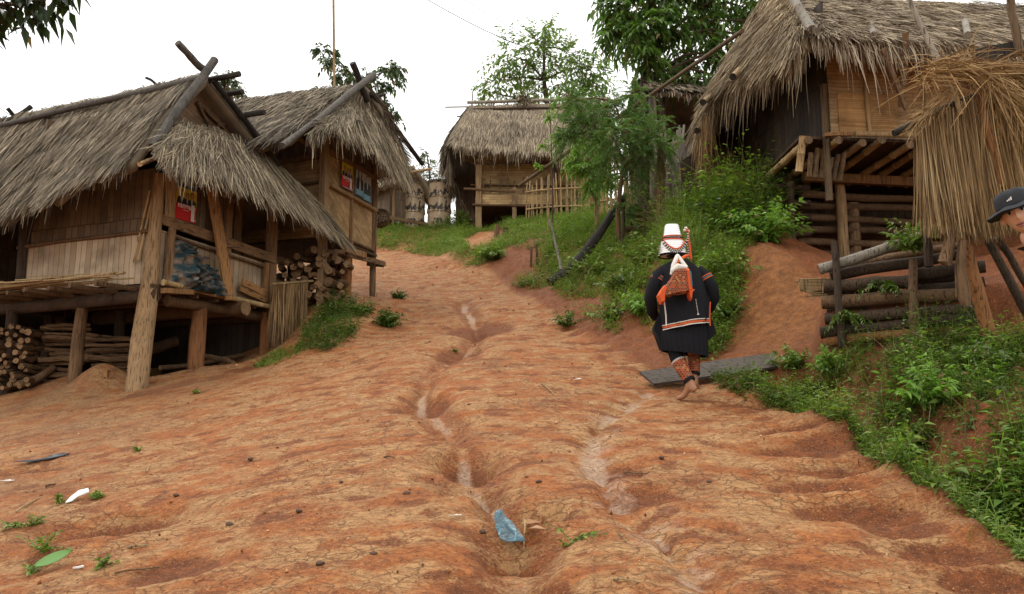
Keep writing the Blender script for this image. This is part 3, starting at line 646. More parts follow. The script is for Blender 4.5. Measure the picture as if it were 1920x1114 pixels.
# gable front
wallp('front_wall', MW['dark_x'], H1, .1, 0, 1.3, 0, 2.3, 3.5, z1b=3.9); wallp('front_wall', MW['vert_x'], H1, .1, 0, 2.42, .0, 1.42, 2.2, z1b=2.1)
beamp('sill_board', M['post_h'], H1, (.05, -.07, 2.34), (2.52, -.07, 2.2), .05, .15); polep('wall_rail', M['bark_brown'], H1, (.2, -.06, 2.15), (2.5, -.06, 2.02), .024)
beamp('post_board', M['post_pale'], H1, (.17, -.09, 2.4), (.15, -.09, 3.1), .17, .03, up=(0,1,0)); beamp('post_board', M['post'], H1, (.2, -.1, 1.45), (.22, -.1, 2.25), .1, .05, up=(0,1,0))
beamp('wall_frame', M['post_h'], H1, (.75, -.05, 3.12), (1.55, -.05, 2.98), .05, .09)
beamp('door_post', M['post'], H1, (1.4, -.02, 1.4), (1.42, -.02, 3.6), .14, .08, up=(0,1,0)); beamp('door_post', M['post'], H1, (1.98, .3, 1.4), (1.98, .3, 3.6), .18, .06, up=(0,1,0))
beamp('front_post', M['post'], H1, (2.5, -.03, 1.38), (2.46, -.03, 3.5), .17, .1, up=(0,1,0)); beamp('rail_stub', M['plank'], H1, (2.27, -.1, 1.4), (2.29, -.1, 2.1), .09, .05, up=(0,1,0))
mb = MB(); a, b, c = E1.L(378,232,1,-.02), E1.L(475,262,1,-.02), E1.L(392,140,1,-.02); a = V((-.2,0,3.7)); b = V((1.75,0,3.85))
mb.add([a, b, V((.62,0,4.65)), a+V((0,.03,0)), b+V((0,.03,0)), V((.62,.03,4.65))], [(0,1,2),(5,4,3),(0,3,4,1),(1,4,5,2),(2,5,3,0)]); mb.build('gable_wall', MW['gable'], H1, False)
mb = MB()
for px0, py0, px1, py1 in ((425,160,452,245),(385,205,420,240),(370,190,395,240),(410,235,465,225)): mb.pole(E1.L(px0,py0,1,-.05), E1.L(px1,py1,1,-.05), .025, .025, 6)
mb.build('gable_struts', M['bark_brown'], H1)
# roof
OLD = [M['thatch_old']]
r = thatch('roof_slope', [(.58,-.22,4.7),(.58,1.8,4.63),(.58,4.4,4.62)], [(-.9,-.42,2.86),(-.98,.5,2.56),(-.84,1.7,2.44),(-.8,4.4,2.3)], 24000, OLD, H1, .42, .0085, .06, .16, 1500, .3, 7, up=(-.8,0,.6))
thatch('roof_slope', [(.55,-.22,4.7),(.55,4.4,4.62)], [(3.75,-.35,2.9),(3.75,4.4,2.8)], 5000, OLD, H1, .42, .012, .06, .16, 700, .3, 7, up=(.6,0,.8))
thatch('roof_skirt', [E1.L(337,226,1,-.12), E1.L(434,252,1,-.12), E1.L(500,292,1,-.12), E1.L(545,332,1,-.2)], [E1.L(290,282,1,-.72), E1.L(330,312,1,-.85), E1.L(425,332,1,-.85), E1.L(540,378,1,-.8), E1.L(640,445,1,-.7)], 8500, [M['thatch_eave']], H1, .5, .0085, .05, .1, 2400, .25, 3, .2, up=(0,-.7,.7), wisps=.08)
polep('roof_pole', M['grey_pole'], H1, E1.L(403,112,1,-.42), E1.L(287,276,1,-.5), .062, .066, .02, 10)
polep('roof_pole', M['grey_pole'], H1, E1.L(333,80,1,-.34), E1.L(384,132,1,-.34), .05, .055); polep('roof_pole', M['charred'], H1, E1.L(400,150,1,-.3), E1.L(520,312,1,-.3), .05, .055)
polep('roof_pole', M['grey_pole'], H1, (.36, -.35, 4.52), (.3, 4.4, 4.33), .05, .045, .03)
mb = MB()
for a, b in (((.7,-.75,4.66),(.62,.3,4.62)), ((.95,-.6,4.5),(.95,.3,4.5)), ((1.35,-.7,4.3),(1.3,.3,4.28)), ((1.5,-.3,3.87),(1.3,.2,3.84))): mb.pole(a, b, .045, .045, 7)
mb.build('purlin_ends', M['charred'], H1)
mb = MB(); mb.pole(E1.L(274,146,0,.55), E1.L(294,159,0,.55), .022); mb.build('ridge_peg', M['charred'], H1); mb = MB(); mb.pole((.3,3.9,4.3), (.72,3.75,4.82), .04); mb.pole((.8,3.9,4.4), (.45,3.95,4.72), .035); mb.build('ridge_peg', M['charred'], H1)
mb = MB(); mb.bamboo(E1.L(262,308,1,-.6), E1.L(292,296,1,-.3), .03, 7); mb.build('eave_pole', M['bamboo'], H1)
# things on and under it
def wthing(name, label, cat, F, group=None): return thing(name, label, cat, F.o, F.rz, group)
# leaning door plank
b = MB(); b.beam(E1.L(397,352,1,-.16), E1.L(431,562,1,-.3), .2, .035, (0,1,0), 0, .004, 5)
p = b.build('plank', M['plank'], None, False, origin=None); p.location = E1.o; p.rotation_euler = (0,0,E1.rz); tag(p, 'long orange-brown board leaning across the doorway of the nearest hut', 'plank')
for i, (zz, w_, lab) in enumerate(((1.45, .09, 'lower brown board lying on the porch edge beside the leaning door plank'), (1.56, .11, 'upper brown board propped on the porch edge beside the leaning door plank'))):
    b = MB(); b.beam((1.65, -.13-.03*i, zz+.12), (2.3, -.13, zz), w_, .035, (0,1,0), 0, .003, 3); p = b.build('plank', M['plank_h'], None, False); p.location = E1.o; p.rotation_euler = (0,0,E1.rz); tag(p, lab, 'plank', 'boards lying on the porch edge')
# crumpled blanket
def crumple(name, label, cat, F, outline, y0, depth, mats, seed):
    """cloth heap hung against a wall: outline rows (x left, x right, z)"""
    nu, nv = 46, 34; vs = []; fs = []
    zs = [r[2] for r in outline]
    for j in range(nv+1):
        t = j/nv; z = zs[0]+(zs[-1]-zs[0])*t; xl = np.interp(-z, [-q for q in zs], [r[0] for r in outline]); xr = np.interp(-z, [-q for q in zs], [r[1] for r in outline])
        for i in range(nu+1):
            u = i/nu; x = xl+(xr-xl)*u; e = min(1, 4*u, 4*(1-u))*min(1, 3*t+.15)
            q = x*1.4+z*1.1; fold = (1-abs(math.sin(8*q+4*mnoise.noise(V((x*3, z*3, seed))))))**1.4*.75 + (1-abs(math.sin(15*(x-.9*z)+5*mnoise.noise(V((x*2, z*4, seed+5))))))**1.5*.5
            y = y0 - depth*e*(.2+.9*fold+.3*t); vs.append((x, y, z+.02*mnoise.noise(V((x*8, z*8, seed)))))
    for j in range(nv):
        for i in range(nu): k = j*(nu+1)+i; fs.append((k, k+1, k+nu+2, k+nu+1))
    mb = MB(); mb.add(vs, fs); n = len(vs); mb.add([(v[0], y0+.005, v[2]) for v in vs], [tuple(reversed(f)) for f in fs])
    ring = [i for i in range(nu+1)] + [(nu+1)*(j+1)-1 for j in range(1, nv+1)] + [nv*(nu+1)+i for i in range(nu-1, -1, -1)] + [(nu+1)*j for j in range(nv-1, 0, -1)]
    for a, b in zip(ring, ring[1:]+ring[:1]): mb.f.append((b, a, a+n, b+n)); mb.m.append(0)
    o = mb.build(name, mats); o.location = F.o; o.rotation_euler = (0, 0, F.rz); return tag(o, label, cat)
t = NT('faded_camouflage_cloth'); nn = t.noise(t.coord((1, 1, 1.6)), 6.5, 3, .55, dist=.5); c = t.ramp(nn, [(.36, (.012, .036, .046)), (.47, (.03, .05, .055)), (.53, (.08, .07, .058)), (.66, (.19, .15, .11))]); t.fin(c, .75, t.bump(t.noise(t.coord(), 30, 4), .3, .01))
crumple('blanket', 'crumpled blue and tan blanket hung over the porch edge beside the corner post', 'blanket', E1, [(.3,.42,2.1),(.26,.6,2.05),(.24,.78,1.95),(.22,.9,1.85),(.21,1.08,1.7),(.14,1.3,1.52),(.13,1.38,1.42),(.2,1.36,1.37)], -.08, .3, t.m, 3)
# bundles of split bamboo on the ledge
mb = MB()
for k in range(46):
    y0 = random.uniform(-.1, 2.2); ln = random.uniform(1.0, 2.2); x = -.1-random.random()**.7*.62; z = 1.40+random.uniform(0, .1)*(1-abs(x+.35))
    mb.beam((x+random.uniform(-.06,.06), y0, z), (x+random.uniform(-.06,.06), min(3.6, y0+ln), z+random.uniform(-.03, .05)), random.uniform(.012, .035), random.uniform(.008, .02), (0,0,1), 0, .012, 5)
mb.bamboo((-.62,.0,1.46),(-.7,2.8,1.36),.022,6); mb.bamboo((-.5,-.05,1.48),(-.45,2.6,1.42),.02,6)
o = mb.build('split_bamboo_bundle', M['bamboo'], None, False); o.location = E1.o; o.rotation_euler = (0,0,E1.rz); tag(o, 'bundle of split bamboo sticks lying on the side ledge of the nearest hut', 'bamboo bundle')
# firewood under the floor
for row in range(15):
    for k in range(2):
        px = 95+k*92+random.uniform(-14, 14); py = 724-row*8.3+random.uniform(-3,3)+k*-2
        if k == 1 and row > 11: continue
        p = at(px+30, py, 12.2+random.uniform(-.05,.12)+.1*k); put_log(p, (1, random.uniform(-.12,.25)+.1, random.uniform(-.1,.06)), 'split firewood log stacked sideways under the nearest hut behind the short left stilt', 'firewood stacked sideways under the near hut', 1.15, random.uniform(.6,.95))
for row in range(10):
    for k in range(6):
        p = at(-8+k*14+random.uniform(-4,4), 724-row*11.8+random.uniform(-4,4), 12.05+random.uniform(-.05,.05)); put_log(p, (random.uniform(-.25,.1), 1, random.uniform(-.05,.05)), 'end-on firewood log in the stack at the left edge under the nearest hut', 'end-on firewood at the far left', .9, random.uniform(.7,1.1))
for (a, b, rr, lab) in (((35,722,11.75),(100,690,12.2),.06,'thick round log propped in front of the firewood under the nearest hut'), ((205,668,13.2),(275,648,13.4),.09,'dark log lying behind the pale corner post under the nearest hut'), ((280,655,13.4),(332,640,13.7),.1,'squared dark log in the shade between the two front stilts'),
    ((385,668,12.6),(438,682,12.2),.045,'thin crooked branch on the soil right of the second stilt'), ((300,690,12.4),(460,665,13.6),.04,'long thin pole on the ground in the shade under the near hut')):
    pa, pb = at(*a), at(*b); mb = MB(); mb.pole(pa, pb, rr, rr*.9, 9, 6, .03, .07, 0, 1); tag(mb.build('log', [M['bark_brown'], M['log_end']], None, True, origin=(pa+pb)/2), lab, 'log')
pa, pb = gp(196,712,.05), gp(308,702,.04); mb = MB(); mb.beam(pa, pb, .05, .16, (0,0,1), 0, .006, 5); tag(mb.build('plank', M['plank_h'], None, False, origin=(pa+pb)/2), 'flat orange board on the soil at the foot of the pale leaning corner post', 'plank')
# curtain of broom grass hanging from a rod at the right end
n = 330; s = rng.uniform(0, 1, n); A = poly_at([E1.L(514,532,1,-.35), E1.L(578,529,1,-.35)], s); o_ = np.array(E1.L(545,650,1,-.35))
gr = thing('broom_grass_curtain', 'tan broom grass fringe hanging from a rod at the near porch end', 'grass curtain', E1.o, E1.rz)
strands_mesh('hanging_grass', A+rng.normal(0,.012,(n,3)), np.stack([rng.normal(-.06,.05,n), rng.normal(-.02,.05,n), np.full(n,-1.0)],-1), rng.uniform(.75,1.15,n), rng.uniform(.006,.014,n), M['reed'], gr, .1, 5, None, .03)
mb = MB(); mb.bamboo(E1.L(508,533,1,-.36), E1.L(586,527,1,-.36), .022, 7); mb.build('rod', M['bamboo'], gr)
mb = MB()
for a, b in (((572,428),(650,520)),((580,440),(640,512)),((575,430),(612,470)),((590,430),(648,508))): mb.bamboo(E1.L(*a,1,.3), E1.L(*b,1,.1), .011, 5)
o = mb.build('slat_bundle', M['bamboo'], None, False); o.location = E1.o; o.rotation_euler = (0,0,E1.rz); tag(o, 'few thin bamboo slats hanging loose under the low eave between the two left huts', 'bamboo slats')
wallp('dark_backing', MW['shade_black'], H1, 2.6, 4.3, 4.6, 4.6, -.2, 2.6)  # dark panel added behind the woodpile to stand for the shade there
# woodpile between the huts
for row in range(8):
    for k in range(8):
        if row > 6 and k < 2: continue
        px = 518+k*18+random.uniform(-6,6)+row*3; py = 566-row*12.5+random.uniform(-5,5)
        if px > 648: continue
        put_log(at(px, py, 14.08+.02*k+random.uniform(-.1,.1)), (random.uniform(-.7,.4), 1, random.uniform(-.1,.25)), 'rough round firewood log in the heaped pile between the two left huts', 'firewood heaped between the left huts', 1.1, random.uniform(1.2,1.9))
# ------------------------------------------------------------------ second hut, further up on the left
E2 = Frame((-3.378, 14.0, 1.921), 20); H2 = thing('stilt_hut', 'second bamboo hut up the left side, woven walls with two posters beside the road', 'hut', E2.o, E2.rz)
def P2(name, mat, a, b, r0, r1=None, wob=.012): return polep(name, mat, H2, a, b, r0, r1, wob)
beamp('corner_post', M['post_pale'], H2, (-.06,-.04,E2.g(0,0)-.1), (-.1,-.02,3.0), .13, .12, .006, 7, (0,1,0)); P2('front_post', M['post'], (1.72,-.03,E2.g(1.7,0)-.1), (1.66,-.02,3.3), .065, .06); beamp('front_post', M['post'], H2, (.85,-.05,.95), (.84,-.04,2.9), .06, .05, .004, 4, (0,1,0))
mb = MB(); mb.pole((.78,-.02,E2.g(.8,0)-.1), (.78,-.02,1.0), .1, .095, 9, 4, .01, .06, 0, 1); mb.build('stilt', [M['post_red'], M['log_end']], H2)
for x, y in ((1.45,.7),(.05,1.9),(1.7,1.9),(.9,1.9),(0.1,3.0),(1.7,3.0)): P2('stilt', M['bark'], (x,y,E2.g(x,y)-.1), (x,y,1.15), .075)
beamp('floor', M['plank_dark'], H2, (.85,-.1,1.14), (.85,3.1,1.14), 1.85, .05); beamp('floor_beam', M['plank'], H2, (.5,-.12,1.03), (1.15,-.16,1.03), .1, .11)
beamp('floor_beam', M['post_h'], H2, (.6,-.1,.96), (1.95,-.16,1.0), .05, .09)
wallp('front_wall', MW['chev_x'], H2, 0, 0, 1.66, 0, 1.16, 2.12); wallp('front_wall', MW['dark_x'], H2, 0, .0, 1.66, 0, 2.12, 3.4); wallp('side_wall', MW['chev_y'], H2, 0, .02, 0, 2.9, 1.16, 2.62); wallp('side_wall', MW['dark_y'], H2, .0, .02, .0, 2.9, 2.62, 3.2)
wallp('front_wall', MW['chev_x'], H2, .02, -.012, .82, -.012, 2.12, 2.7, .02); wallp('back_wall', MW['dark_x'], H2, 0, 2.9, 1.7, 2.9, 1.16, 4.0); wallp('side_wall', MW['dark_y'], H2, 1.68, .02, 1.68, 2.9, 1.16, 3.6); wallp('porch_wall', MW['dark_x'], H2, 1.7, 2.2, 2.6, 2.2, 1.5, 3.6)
mb = MB(); mb.bamboo((.02,-.07,2.14),(1.72,-.07,2.06),.04,8,.4); mb.build('wall_rail', M['bamboo'], H2); P2('wall_rail', M['bamboo_dark'], (-.05,.05,2.18), (-.05,2.9,2.17), .03); beamp('wall_frame', M['post'], H2, (0,-.05,2.76), (1.6,-.05,2.72), .05, .1); beamp('wall_frame', M['post'], H2, (-.05,.0,2.68), (-.05,2.9,2.58), .04, .08)
mb = MB(); mb.beam((-.4,.5,3.0),(-.05,-.05,2.66),.05,.07); mb.build('brace', M['post_pale'], H2, False)
P2('wall_rail', M['bark_brown'], (0,-.06,1.3), (1.7,-.06,1.22), .03); P2('wall_rail', M['bark_brown'], (.1,-.09,1.18), (1.3,-.07,1.1), .025)
thatch('roof_slope', [(.85,-.2,4.36),(.85,1.5,4.42),(.85,3.0,4.42)], [(-1.75,-.4,2.38),(-1.85,1.2,2.25),(-1.85,3.1,2.2)], 16000, OLD, H2, .45, .0095, .06, .16, 900, .32, 7, up=(-.6,0,.8))
thatch('roof_slope', [(.85,-.2,4.38),(.85,3.0,4.42)], [E2.L(722,212,1,-.35),(2.75,-.1,3.12),(2.75,2.5,2.98)], 11000, OLD, H2, .45, .0095, .1, .16, 1500, .3, 7, up=(.6,0,.8), wisps=.15)
thatch('gable_thatch', [(.72,-.16,4.32),(.98,-.16,4.32)], [(-.5,-.2,3.15),(1.8,-.2,3.4)], 4000, OLD, H2, .4, .01, .03, .1, 0, .3, 4, up=(0,-1,.2))
thatch('roof_skirt', [E2.L(612,213,1,-.2), E2.L(650,198,1,-.25), E2.L(700,205,1,-.2), E2.L(726,232,1,-.2)], [E2.L(580,252,1,-.6), E2.L(622,240,1,-.75), E2.L(684,262,1,-.7), E2.L(738,322,1,-.55), E2.L(765,330,1,-.4)], 6000, [M['thatch_eave']], H2, .5, .0095, .05, .1, 2000, .27, 3, .2, up=(0,-.7,.7), wisps=.12)
P2('roof_pole', M['grey_pole'], E2.L(700,141,1,-.45), E2.L(530,273,1,-.5), .065, .05, .02); P2('roof_pole', M['charred'], E2.L(661,118,1,-.3), E2.L(690,190,1,-.3), .06); P2('roof_pole', M['charred'], E2.L(695,175,1,-.28), E2.L(792,308,1,-.2), .05, .05)
mb = MB(); mb.pole(E2.L(672,229,1,-.7), E2.L(650,222,1,.0), .045, .04, 8, 4, .01, .05, 0, 0); mb.build('purlin_end', M['grey_pole'], H2); P2('purlin_end', M['charred'], E2.L(722,178,1,-.2), E2.L(690,184,1,.3), .03)
mb = MB(); mb.bamboo(E2.L(808,317,1,.2), E2.L(752,326,1,.6), .035, 7, .4); mb.build('eave_pole', M['bamboo'], H2)
# drying basket on its side below the wall
mb = MB(); c = E2.L(706,404,1,.1)
for k in range(9): 
    a = k/8; rr = .2*math.sin(.5+1.9*a); mb.tube([c+V((.02+.28*a, rr*math.cos(q*.524), rr*math.sin(q*.524)-.02)) for q in range(13)], .013, 5)
for q in range(14): mb.tube([c+V((.02+.28*a, .2*math.sin(.5+1.9*a)*math.cos(q*.449), .2*math.sin(.5+1.9*a)*math.sin(q*.449)-.02)) for a in (0,.25,.5,.75,1)], .01, 4)
o = mb.build('basket', M['bamboo_dark'], None); o.location = E2.o; o.rotation_euler = (0,0,E2.rz); tag(o, 'round brown wicker basket hung behind the right post of the second hut', 'basket')
beam_o = MB(); pa, pb = gp(700,492,.05), gp(724,497,.07); pa = at(688,494,16.2); pb = at(720,497,16.3); beam_o.pole(pa, pb, .055, .05, 8, 4, .01, .06, 0, 0); tag(beam_o.build('log', M['charred'], None, True, origin=(pa+pb)/2), 'short blackened log end jutting past the posts of the second hut', 'log')
# ------------------------------------------------------------------ posters
PC = {k: m_plain('poster_'+k, c, .45, .05, 30, .05, .4) for k, c in dict(yellow=(.5,.4,.03), red=(.5,.022,.022), white=(.62,.6,.56), navy=(.015,.018,.035), grey=(.42,.41,.42), cyan=(.08,.3,.44), skin=(.42,.24,.15), dark=(.02,.02,.022), teal=(.02,.05,.055), pale=(.5,.49,.5), blue=(.05,.12,.22)).items()}
def ngon(mb, pts, y, mi=0): mb.add([(x, y, z) for x, z in pts], [tuple(range(len(pts)))], mi)
def ell(cx, cz, rx, rz, n=16): return [(cx+rx*math.cos(2*math.pi*k/n), cz+rz*math.sin(2*math.pi*k/n)) for k in range(n)]
def text_mesh(parent, s, x, z, size, mat, y, name='lettering', bold=0.0):
    cu = bpy.data.curves.new('t', 'FONT'); cu.body = s; cu.size = size; cu.extrude = .0004; cu.offset = bold; to = bpy.data.objects.new('t', cu); COL.objects.link(to); bpy.context.view_layer.update()
    dg = bpy.context.evaluated_depsgraph_get(); me = bpy.data.meshes.new_from_object(to.evaluated_get(dg)); bpy.data.objects.remove(to)
    me.materials.clear(); me.materials.append(mat); o = link_mesh(name, me, parent); o.location = (x, y, z); o.rotation_euler = (math.pi/2, 0, 0); return o
def panel(p, name, mat, w, h, th=.006):
    mb = MB(); mb.box((w/2, th/2, h/2), (w, th, h)); return mb.build(name, mat, p, False)
def bust(p, cx, base, s, suit, y, hair='dark', long=False, tie='teal'):
    mb = MB(); ngon(mb, [(cx-.15*s, base), (cx+.15*s, base), (cx+.14*s, base+.13*s), (cx+.05*s, base+.19*s), (cx-.05*s, base+.19*s), (cx-.14*s, base+.13*s)], y, 0)
    ngon(mb, [(cx-.035*s, base+.19*s), (cx+.035*s, base+.19*s), (cx+.01*s, base+.03*s), (cx-.01*s, base+.03*s)], y-.0012, 1); ngon(mb, [(cx-.009*s, base+.16*s), (cx+.009*s, base+.16*s), (cx+.007*s, base+.03*s), (cx-.007*s, base+.03*s)], y-.0024, 4)
    if long: ngon(mb, ell(cx, base+.24*s, .085*s, .16*s), y-.0018, 2)
    ngon(mb, ell(cx, base+.275*s, .062*s, .085*s), y-.0028, 2); ngon(mb, ell(cx, base+.262*s, .05*s, .07*s), y-.0036, 3); ngon(mb, [(cx-.022*s, base+.21*s), (cx+.022*s, base+.21*s), (cx+.03*s, base+.17*s), (cx-.03*s, base+.17*s)], y-.003, 3)
    for q in (-1, 1): ngon(mb, ell(cx+q*.02*s, base+.27*s, .009*s, .005*s, 8), y-.0042, 2)
    ngon(mb, ell(cx, base+.228*s, .014*s, .004*s, 8), y-.0042, 2)
    mb.build('portrait', [PC[suit], PC['white'], PC[hair], PC['skin'] if suit != 'dark' else PC['pale'], PC[tie]], p, False)
def red_poster(F, x, y, z, w, h, label, blue_foot=False):
    o = F.W(x, y, z); p = thing('poster', label, 'poster', o, F.rz); panel(p, 'sheet', PC['red'], w, h)
    mb = MB(); mb.box((w/2, -.0012, h*.69), (w, .0016, h*.5)); mb.build('yellow_field', PC['yellow'], p, False); mb = MB(); mb.box((w/2, -.0022, h*.965), (w, .0016, h*.07)); mb.box((w/2, -.0032, h*.965), (w*.92, .001, h*.018), 0, 1); mb.build('header_band', [PC['navy'], PC['blue']], p, False)
    bust(p, w*.26, h*.445, w*1.55, 'navy', -.004); bust(p, w*.76, h*.445, w*1.45, 'teal', -.005); bust(p, w*.52, h*.445, w*1.3, 'navy', -.0095)
    mb = MB(); mb.box((w/2, -.0155, h*.425), (w, .002, h*.06)); mb.build('red_band', PC['red'], p, False)
    text_mesh(p, 'หมายเลข', w*.05, h*.34, w*.24, PC['white'], -.018, bold=.003); text_mesh(p, '1', w*.6, h*.05, w*.8, PC['white'], -.018, 'number_one', .016)
    mb = MB(); mb.box((w*.45, -.018, h*.29), (w*.26, .001, h*.014)); mb.box((w*.3, -.018, h*.425), (w*.45, .001, h*.012), 0, 0); mb.box((w*.93, -.018, h*.07), (w*.05, .001, h*.04)); mb.build('small_print', PC['white'], p, False)
    if blue_foot: mb = MB(); mb.box((w/2, -.02, h*.035), (w, .002, h*.06), 0, 0); mb.box((w/2, -.022, h*.035), (w*.95, .001, h*.02), 0, 1); mb.build('footer_band', [PC['navy'], PC['pale']], p, False)
red_poster(E1, .31, -.045, 2.42, .4, .52, 'red and yellow number 1 poster with three suited men on the nearest hut wall')
red_poster(E2, .43, -.06, 2.2, .37, .53, 'red and yellow number 1 poster left of the blue posters on second hut', True)
def blue_poster(F, x, y, z, w, h, label, woman):
    o = F.W(x, y, z); p = thing('poster', label, 'poster', o, F.rz); panel(p, 'sheet', PC['grey'], w, h)
    mb = MB(); mb.box((w/2, -.0012, h*.1), (w, .0016, h*.2)); mb.build('blue_band', PC['cyan'], p, False); mb = MB(); ngon(mb, [(w*.03,h*.2),(w*.97,h*.2),(w*.97,h*.335),(w*.03,h*.335)], -.0024); mb.build('robe', PC['dark'], p, False); bust(p, w*.5, h*.33, w*3.1, 'dark', -.003, long=woman, tie='pale')
    mb = MB()
    if woman: ngon(mb, [(w*.42,h*.2),(w*.62,h*.2),(w*.58,h*.6),(w*.46,h*.6)], -.0075)
    for k in range(4): mb.box((w*.5, -.0045, h*(.06+.035*k)), (w*random.uniform(.5,.85), .001, h*.012))
    mb.build('small_print', PC['pale'], p, False)
blue_poster(E2, .93, -.06, 2.2, .28, .6, 'grey and blue poster of a long-haired woman beside the red poster', True)
blue_poster(E2, 1.22, -.06, 2.17, .28, .6, 'grey and blue poster of a dark-robed man, rightmost on the second hut', False)
# ------------------------------------------------------------------ small thatched hut beyond, and the two ring tanks
E6 = Frame(tuple(at(738, 400, 26)), 40); E6.o.z = gz(E6.o.x, E6.o.y); H6 = thing('thatched_hut', 'small low thatched hut half hidden behind the left ring tank', 'hut', E6.o, E6.rz)
for x, y in ((0,0),(1.2,0),(0,2),(1.2,2)): polep('post', M['post'], H6, (x,y,-.2), (x,y,1.7), .05)
wallp('front_wall', MW['dark_x'], H6, 0,.2,1.2,.2,.4,1.5); wallp('side_wall', MW['dark_y'], H6, 0,.2,0,2,.4,1.5)
for a, b in (((.6,-.3,2.35),(-.4,-.4,1.5)), ((.6,-.3,2.35),(1.6,-.4,1.35))): thatch('roof_slope', [a,(a[0],2.4,a[2])], [b,(b[0],2.5,b[2])], 1400, [M['thatch_grey']], H6, .4, .02, .04, .12, 300, .3, 4, up=(0,0,1))
mb = MB(); mb.beam((-.3,-.2,.35),(1.6,-.3,.42),.05,.1); mb.build('rail', M['post'], H6)
def m_ring():
    t = NT('stained_concrete'); v = t.coord((1.6,1.6,1.1)); sp = t.node('ShaderNodeSeparateXYZ'); tc = t.node('ShaderNodeTexCoord'); t.l.new(tc.outputs['Object'], sp.inputs[0])
    n = t.noise(v, 5, 6, .65); n2 = t.noise(t.coord((1,1,.12)), 9, 5, .6); a = t.math('ADD', t.math('SINE', t.math('MULTIPLY', sp.outputs[2], 13.0)), t.mapr(n, .3, .7, -2.6, 2.6))
    col = t.mix(n2, (.22,.15,.09), (.5,.38,.25)); col = t.mix(t.mapr(a, .2, .9), col, (.035,.028,.024)); col = t.mix(t.mapr(n2, .6, .7, 0, .8), col, (.58,.54,.48))
    return t.fin(col, .75, t.bump(n, .5, .02))
RING = m_ring()
for q, (px, py, hh, lab) in enumerate(((774, 427, 1.42, 'left stained concrete ring tank, darker, standing on the grassy knoll'), (823, 426, 1.62, 'right stained concrete ring tank, taller and paler, standing on the grassy knoll'))):
    b = at(px, py, 27); zb = gz(b.x, b.y); top = at(px, 345 if q == 0 else 343, 27).z; t_ = thing('ring_tank', lab, 'water tank', (b.x, b.y, zb)); hh = top-zb; mb = MB(); R = .41; prof = []
    nr = 3
    for k in range(nr):
        z0, z1 = hh*k/nr, hh*(k+1)/nr; prof += [(R*(1.0+.03*random.random()), z0-(.15 if k == 0 else 0)), (R*1.03, z0+.05), (R*.99, z0+.1), (R*.98, z1-.08), (R*1.05, z1-.06), (R*1.05, z1-.005)]
    mb.loft([[V((r*math.cos(a*.2618), r*math.sin(a*.2618), z)) for a in range(24)] for r, z in prof], cap=False); mb.loft([[V((r*math.cos(a*.2618), r*math.sin(a*.2618), z)) for a in range(24)] for r, z in ((R*1.05,hh-.005),(R*.9,hh),(R*.88,hh-.3),(.01,hh-.32))], cap=False)
    mb.build('rings', RING, t_); mb = MB(); mb.loft([[V((r*math.cos(a*.2618), r*math.sin(a*.2618), z)) for a in range(24)] for r, z in ((R*1.1,hh-.03),(R*1.12,hh+.02),(R*.6,hh+.07),(.02,hh+.1))], cap=True); mb.build('lid', m_plain('dark_lid', (.11,.1,.095), .7), t_)
# ------------------------------------------------------------------ third hut at the top of the path, with its fence
E3 = Frame((-1.121, 26.0, 5.867), 90); H3 = thing('stilt_hut', 'middle distance bamboo hut on stilts right of the tanks, broad thatch facing the road', 'hut', E3.o, E3.rz)
beamp('corner_post', M['post_pale'], H3, (0,0,E3.g(0,0)-.2), (0,0,2.55), .2, .16, .008, 7, (0,1,0)); beamp('stilt', M['post_pale'], H3, (1.2,-.03,E3.g(1.2,0)-.2), (1.2,-.03,1.55), .14, .12, .006, 5, (0,1,0))
for x, y in ((2.6,0),(4,0),(.3,2.6),(2,2.6),(4,2.6),(.6,1.3)): polep('stilt', M['bark'], H3, (x,y,E3.g(x,y)-.2), (x,y,2.5 if y == 0 else 1.0), .08)
wallp('front_wall', MW['mat_x'], H3, .1, .55, 4.4, .55, 1.0, 2.9); wallp('side_wall', MW['dark_y'], H3, .05, .6, .05, 3.2, 1.0, 3.0); wallp('back_wall', MW['dark_x'], H3, -1, 3.2, 4.4, 3.2, .2, 4.2)
wallp('porch_panel', MW['mat_x'], H3, .12, .0, 1.25, .0, .98, 1.34); wallp('porch_panel', MW['mat_x'], H3, 1.3, .02, 2.6, .02, .95, 1.3)
beamp('floor', M['plank_dark'], H3, (2.1, -.1, .93), (2.1, 3.2, .93), 4.4, .06)
for a, b, r in (((-.5,-.08,1.5),(1.25,-.08,1.4),.045), ((-.2,-.1,.94),(2.0,-.1,.9),.04), ((-.3,-.06,2.4),(4.4,-.06,2.38),.045), ((-.3,.4,1.78),(.1,.4,1.76),.025), ((.1,.45,1.78),(4,.45,1.74),.03)): polep('rail', M['bark_brown'], H3, a, b, r)
mb = MB()
for k in range(9): x = .15+.27*k+random.uniform(-.06,.06); mb.beam((x,-.06,1.36),(x,-.06,random.uniform(1.6,1.95)),.05,.04)
for k in range(6): mb.beam((-.6-.08*k,.4+.3*k,1.25-.05*k),(-.1,.4+.3*k,.2+.03*k),.09,.03)
mb.build('porch_stakes', M['plank_dark'], H3, False)
T3 = [M['thatch_tan']]
ridge = [(-.42,1.65,5.1),(2,1.65,5.15),(4.6,1.65,5.25)]
thatch('roof_slope', ridge, [(-.85,-.55,2.95),(.5,-.6,2.72),(2,-.6,2.55),(4.7,-.6,2.55)], 13000, [M['thatch_grey']], H3, .5, .016, .1, .2, 1800, .45, 6, up=(0,-.7,.7))
thatch('roof_slope', ridge, [(-.9,4,2.9),(4.7,4,2.9)], 1500, T3, H3, .5, .02, .08, .2, 100, .4, 6, up=(0,.7,.7))
